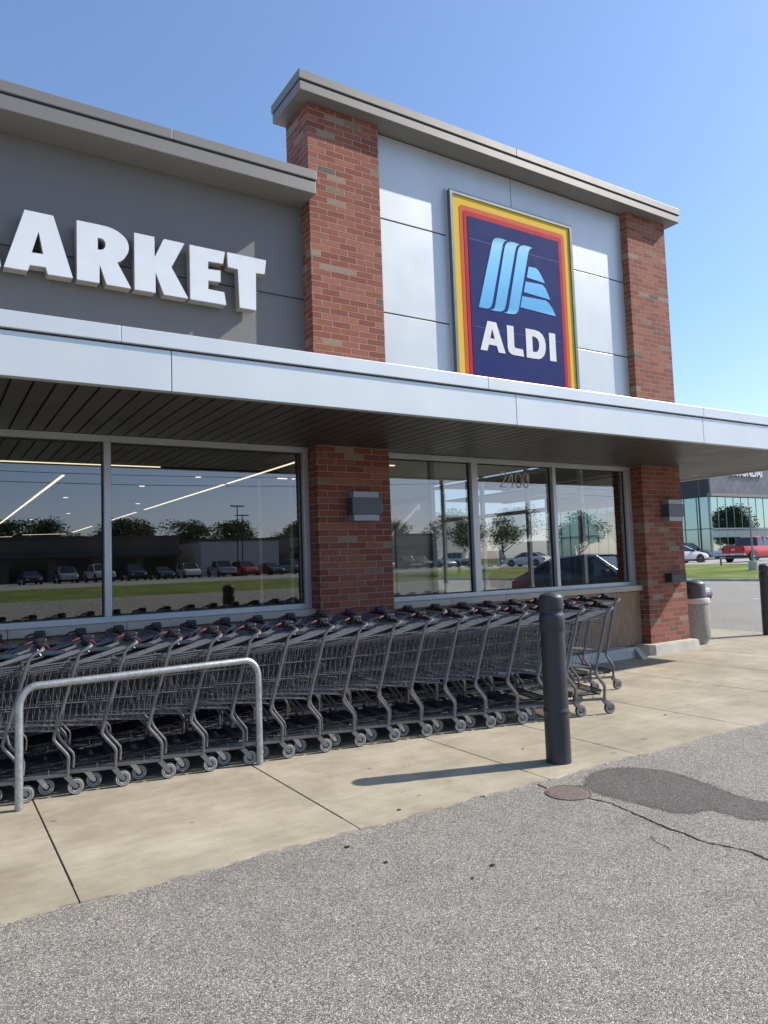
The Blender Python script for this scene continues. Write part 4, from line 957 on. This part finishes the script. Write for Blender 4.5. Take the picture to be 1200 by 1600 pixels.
for i, cl in enumerate(cols):
    kd = ('sedan','suv','pickup','suv')[i % 4]; x_ = 9+i*3.3+rnd.uniform(-.4,.4)
    make_car(kd, cl, {'pickup':'pickup_truck','suv':'parked_suv'}.get(kd,'sedan'), '%s %s across the street, %s from the left in the window reflection' % (cn[cl], kd if kd != 'suv' else 'SUV', ORD[i+1]), (x_, -75-(i % 2)*1.0, .31), R(90+rnd.uniform(-6,6)), 'cars across the street')

# ------------------------------------------------------------------ dealer building
D = empty('dealer_building', (87.2, 50.3, G0), label='modern glass fronted car dealership with grey upper band across the lot', cat='dealership')
MB().box(0, 45, 0, 30, 8.05, 8.6).build('dark_band', 'dband', D)
MB().box(.02, 45, -.25, -.002, 8.62, 15.5).build('grey_panels', 'dpanel', D)
MB().box(.0, 45, .0, 30, 8.602, 15.5).build('upper_block', 'dband', D)
MB().box(-.35, 45, -.6, .0-.002, 8.1, 8.55).build('eave', 'trim', D)
MB().box(1.5, 44, 1.5, 28, .0, .02).build('floor', 'floor_in', D)
MB().box(.6, 44, .6, 29, 3.55, 3.85).build('floor_slab', 'white_in', D)
MB().box(6, 44, 9, 9.3, 0, 8).build('inner_wall', 'white_in', D)
MB().box(.05, 45, .05, 30, 7.9, 8.045).build('ceiling', 'white_in', D)
dg = MB(); dg.add([(0,0,0),(45,0,0),(45,0,8.05),(0,0,8.05)], [(0,1,2,3)]); dg.add([(0,0,0),(0,30,0),(0,30,8.05),(0,0,8.05)], [(0,3,2,1)])
dgo = dg.build('curtain_wall', 'dglass', D, fix=False)
dm = MB()
for k in range(0, 25): dm.box(k*1.8-.03, k*1.8+.03, -.045, -.005, 0, 8.05)
for k in range(1, 16): dm.box(-.10, -.005, k*1.9-.03, k*1.9+.03, 0, 8.05)
dm.box(-.12, 45, -.14, -.101, 3.75, 3.9); dm.box(-.14, -.101, 0, 30, 3.75, 3.9)
dm.box(-.14, .14, -.14, .14, 0, 8.05)
dm.build('mullions', 'dmull', dgo)
sp = MB()
for k in range(0, 24): sp.box(k*1.8+.05, k*1.8+1.75, -.040, -.006, 2.65, 3.7)
sp.build('spandrel', 'spandrel', dgo)
# dealer lettering (only its lower edge shows under the canopy)
fc = bpy.data.curves.new('t', 'FONT'); fc.body = 'HYUNDAI'; fc.size = 1.75; fc.extrude = .12; fc.offset = .03
fo = bpy.data.objects.new('t', fc); C.objects.link(fo); bpy.context.view_layer.update()
me = bpy.data.meshes.new_from_object(fo.evaluated_get(bpy.context.evaluated_depsgraph_get())); me.name = 'dealer_lettering'; me.materials.append(MT['white'])
bpy.data.objects.remove(fo); lo_ = bpy.data.objects.new('dealer_lettering', me); C.objects.link(lo_)
wdt = max(v.co.x for v in me.vertices); lo_.scale = (7.0/wdt, 1.0, 1.0)
lo_.rotation_euler = (R(90), 0, 0); lo_.location = (87.2+5.0, 50.3-.42, 11.45)
tag(lo_, 'white raised dealership name on the grey band, mostly hidden by the canopy', 'sign')

# other far buildings
def block(name, x0, x1, y0, y1, z0, h, mat, lab, cat='building', front='N', fm='mallroof', windows=True):
    o = empty(name, (x0, y0, z0), label=lab, cat=cat)
    MB().box(0, x1-x0, 0, y1-y0, 0, h).build('wall', mat, o)
    MB().box(-.2, x1-x0+.2, -.2, y1-y0+.2, h+.002, h+.35).build('parapet', fm, o)
    yf = y1-y0 if front == 'N' else 0; s = 1 if front == 'N' else -1
    if windows:
        n = int((x1-x0)/5); w = (x1-x0)/n
        for k in range(n):
            a, b = sorted((yf+s*.02, yf+s*.08))
            MB().box(k*w+.5, (k+1)*w-.5, a, b, .1, 2.7).build('window', 'dkglass', o)
        a, b = sorted((yf+s*.01, yf+s*1.6))
        MB().box(0, x1-x0, a, b, 3.0, 3.6).build('awning', fm, o)
    return o
block('strip_mall', -8, 28, -101, -88, .3, 5.2, 'mallb', 'long low dark shop row across the street reflected in the left windows')
block('strip_mall', 30, 41, -98, -85, .3, 4.6, 'palewall', 'pale boxy shop across the street reflected between brown ones', windows=False)
block('strip_mall', 43, 75, -99, -86, .3, 5.0, 'mallw', 'tan low shop row across the street reflected beside the brick pier')
block('warehouse', 70, 86, 95, 120, .4, 8.5, 'palewall', 'long pale warehouse seen beyond the vestibule glass', windows=False, front='S', fm='palewall')
block('house', 82, 92, -86, -78, .3, 3.2, 'mallb', 'small dark house across the street reflected in the right window', 'house')

# ------------------------------------------------------------------ trees
def make_tree(h, cr, seed, leafmat, nl=5200):
    rn = random.Random(seed); t = empty('tree')
    tr = MB(); tr.tube([(0,0,-.1),(.04,.02,h*.2),(-.05,.05,h*.42),(.05,0,h*.75)], [h*.028,h*.022,h*.016,h*.005], 8)
    cl = []
    for k in range(13):
        a = k*2.4+rn.uniform(-.4,.4); z0 = h*rn.uniform(.22,.55); rr = cr*rn.uniform(.45,.85); z1 = min(h*.95, z0+h*rn.uniform(.12,.35))
        p = Vector((math.cos(a)*rr, math.sin(a)*rr, z1)); tr.tube([(0,0,z0),(p.x*.5,p.y*.5,z0+(z1-z0)*.4),p], [h*.012,h*.008,h*.003], 5)
        cl.append((p, cr*rn.uniform(.26,.48))); q = p*.55+Vector((0,0,z1*.5)); cl.append((q, cr*rn.uniform(.25,.42)))
    for k in range(5): cl.append((Vector((rn.uniform(-.2,.2)*cr, rn.uniform(-.2,.2)*cr, h*rn.uniform(.7,.95))), cr*rn.uniform(.22,.38)))
    tr.build('trunk', 'bark', t, smooth=True)
    lf = MB(); vs = []; fs = []
    for i in range(nl):
        p, r = rn.choice(cl); d = Vector((rn.gauss(0,1), rn.gauss(0,1), rn.gauss(0,.75)))
        d = d.normalized()*r*(rn.random()**.45); q = p+d; s = h*rn.uniform(.010,.022)
        a = Vector((rn.gauss(0,1), rn.gauss(0,1), rn.gauss(0,.6))).normalized(); b = a.cross(Vector((rn.gauss(0,1), rn.gauss(0,1), rn.gauss(0,1)))).normalized()
        n0 = len(vs); vs += [q+a*s, q+b*s*.7, q-a*s, q-b*s*.7]; fs.append((n0, n0+1, n0+2, n0+3))
    lf.add(vs, fs).build('crown', leafmat, t, fix=False)
    remember(t); return t
pt = [make_tree(7.5, 3.2, 1, 'leaf'), make_tree(9.5, 3.6, 5, 'leaf2')]
tp = [(14,-104,.3,1.15),(22,-105,.3,.9),(32,-103,.3,1.1),(40,-102,.3,.8),(3,-104,.3,1.2),(50,-101,.3,.95),(60,-103,.3,1.1),(70,-102,.3,1.),(76,-95,.3,.9),(27,-112,.3,1.4),
      (38,-41,.3,.72),(47,-44,.3,.62),(58,-46,.3,.75),(66,-42,.3,.6),(104,42,.45,.55),(110,38.5,.45,.85),(118,35,.45,.95),(128,28,.45,.9),(44,60,.4,.8),(60,88,.4,1.),(78,90,.4,1.05),(9,-106,.3,1.3),(18,-108,.3,1.25),(27,-107,.3,1.3),(45,-106,.3,1.25),(55,-107,.3,1.3),(65,-108,.3,1.25),(36,-108,.3,1.3),(80,-104,.3,1.2),(36,46,.35,.6),(95,100,.4,1.2)]+[(4+k*5.3, -111-(k % 3)*2, .3, .95+.22*((k*7) % 3)) for k in range(16)]
where = ['behind the dark shop row','behind the pale shop','behind the tan shop row','on the grass verge across the street','on the dealer lot','beyond the vestibule glass']
for i, (x_, y_, z_, s_) in enumerate(tp):
    o = pt[i] if i < 2 else copy_tree(pt[i % 2])
    w_ = 0 if x_ < 30 and y_ < -80 else 1 if x_ < 42 and y_ < -80 else 2 if y_ < -80 else 3 if y_ < -30 else 4 if x_ > 100 and y_ < 50 else 5
    o.location = (x_, y_, z_); o.rotation_euler = (0, 0, i*1.7); s_ *= .72 if y_ < -90 else 1.; o.scale = (s_*rnd.uniform(1.1,1.5), s_*rnd.uniform(1.1,1.4), s_)
    tag(o, '%s tree %s, %s of the trees' % (('dense green','loose olive')[i % 2], where[w_], ORD[i+1]), 'tree', 'trees around the lots')

# ------------------------------------------------------------------ poles and wires
def lamp_pole(x, y, z, h, base_h, base_r, r, mat, lab, arm=None, double=False):
    o = empty('lamp_pole', (x, y, z), label=lab, cat='lamp pole')
    MB().lathe([(base_r,-.3),(base_r,base_h-.02),(base_r-.02,base_h),(.05,base_h)], n=20).build('concrete_base', 'conc2', o)
    MB().tube([(0,0,base_h-.01),(0,0,h)], [r, r*.8], 10).build('pole', mat, o)
    MB().lathe([(.02,base_h),(r*2.2,base_h),(r*2.2,base_h+.03),(.02,base_h+.03)], n=12).build('base_plate', mat, o)
    for s in ((-1, 1) if double else (-1,)):
        MB().bbox(min(0, s*(arm or .9)), max(0, s*(arm or .9)), -.16, .16, h, h+.14, .03).build('lamp_head', mat, o)
lamp_pole(36.85, 15.05, .28, 3.3, .52, .24, .05, 'pole', 'short grey lamp pole on a concrete base in the grass behind the far bollard', .75)
lamp_pole(54.6, 29.9, G0, 9., .62, .33, .075, 'darkpole', 'tall thin dark lamp pole on a concrete base beyond the grass', .9, True)
lamp_pole(32.4, -78, .3, 8.6, .6, .3, .08, 'darkpole', 'tall double headed lot lamp across the street in the reflection', .9, True)
lamp_pole(33.8, -80, .3, 7.6, .6, .3, .08, 'darkpole', 'shorter double headed lot lamp across the street in the reflection', .9, True)
gr = empty('guard_rail', (42.2, 20.5, .38), label='low dark pipe guard rail along the grass edge near the red pickup', cat='rail')
gb = MB().tube([(-5.5,4.2,.50),(6.5,-3.6,.50)], .04, 8).build('rail', 'darkpole', gr)
for x_, y_ in ((-2.9, 2.55), (.6, .2), (4.2, -2.1)): MB().tube([(x_,y_,-.3),(x_,y_,.5)], .05, 8).build('post', 'darkpole', gr)
ups = []
for i, (x_, y_, lab) in enumerate(((27.1,-28.6,'wooden utility pole with crossarm reflected in the window by the left pier'),(-12,-30,'wooden utility pole off to the left across the lot'),(68,-29,'wooden utility pole off to the right across the lot'))):
    o = empty('utility_pole', (x_, y_, 0), label=lab, cat='utility pole', group='utility poles along the street')
    MB().tube([(0,0,-.2),(0,0,10)], [.16,.11], 10).build('pole', 'wood', o)
    MB().box(-.06, .06, -1.1, 1.1, 8.9, 9.02).build('crossarm', 'wood', o)
    MB().lathe([(.05,7.3),(.22,7.3),(.22,8.1),(.05,8.15)], (.3,0,0), 12).build('transformer', 'pole', o)
    ups.append((x_, y_))
def wires(a, b, lab):
    w_ = MB()
    for dy, z in ((-1.,9.05),(0,9.6),(1.,10.2),(0,8.0),(.1,7.3),(0,6.7),(.2,6.2)):
        P = []
        for k in range(17):
            u = k/16; P.append((a[0]+(b[0]-a[0])*u, a[1]+(b[1]-a[1])*u+dy, z-4*.55*u*(1-u)))
        w_.tube(P, .015, 4, False)
    tag(w_.build('power_lines', 'pole'), lab, 'power lines')
wires((-12,-30), (27.1,-28.6), 'sagging power lines left of the reflected utility pole')
wires((27.1,-28.6), (68,-29), 'sagging power lines right of the reflected utility pole')
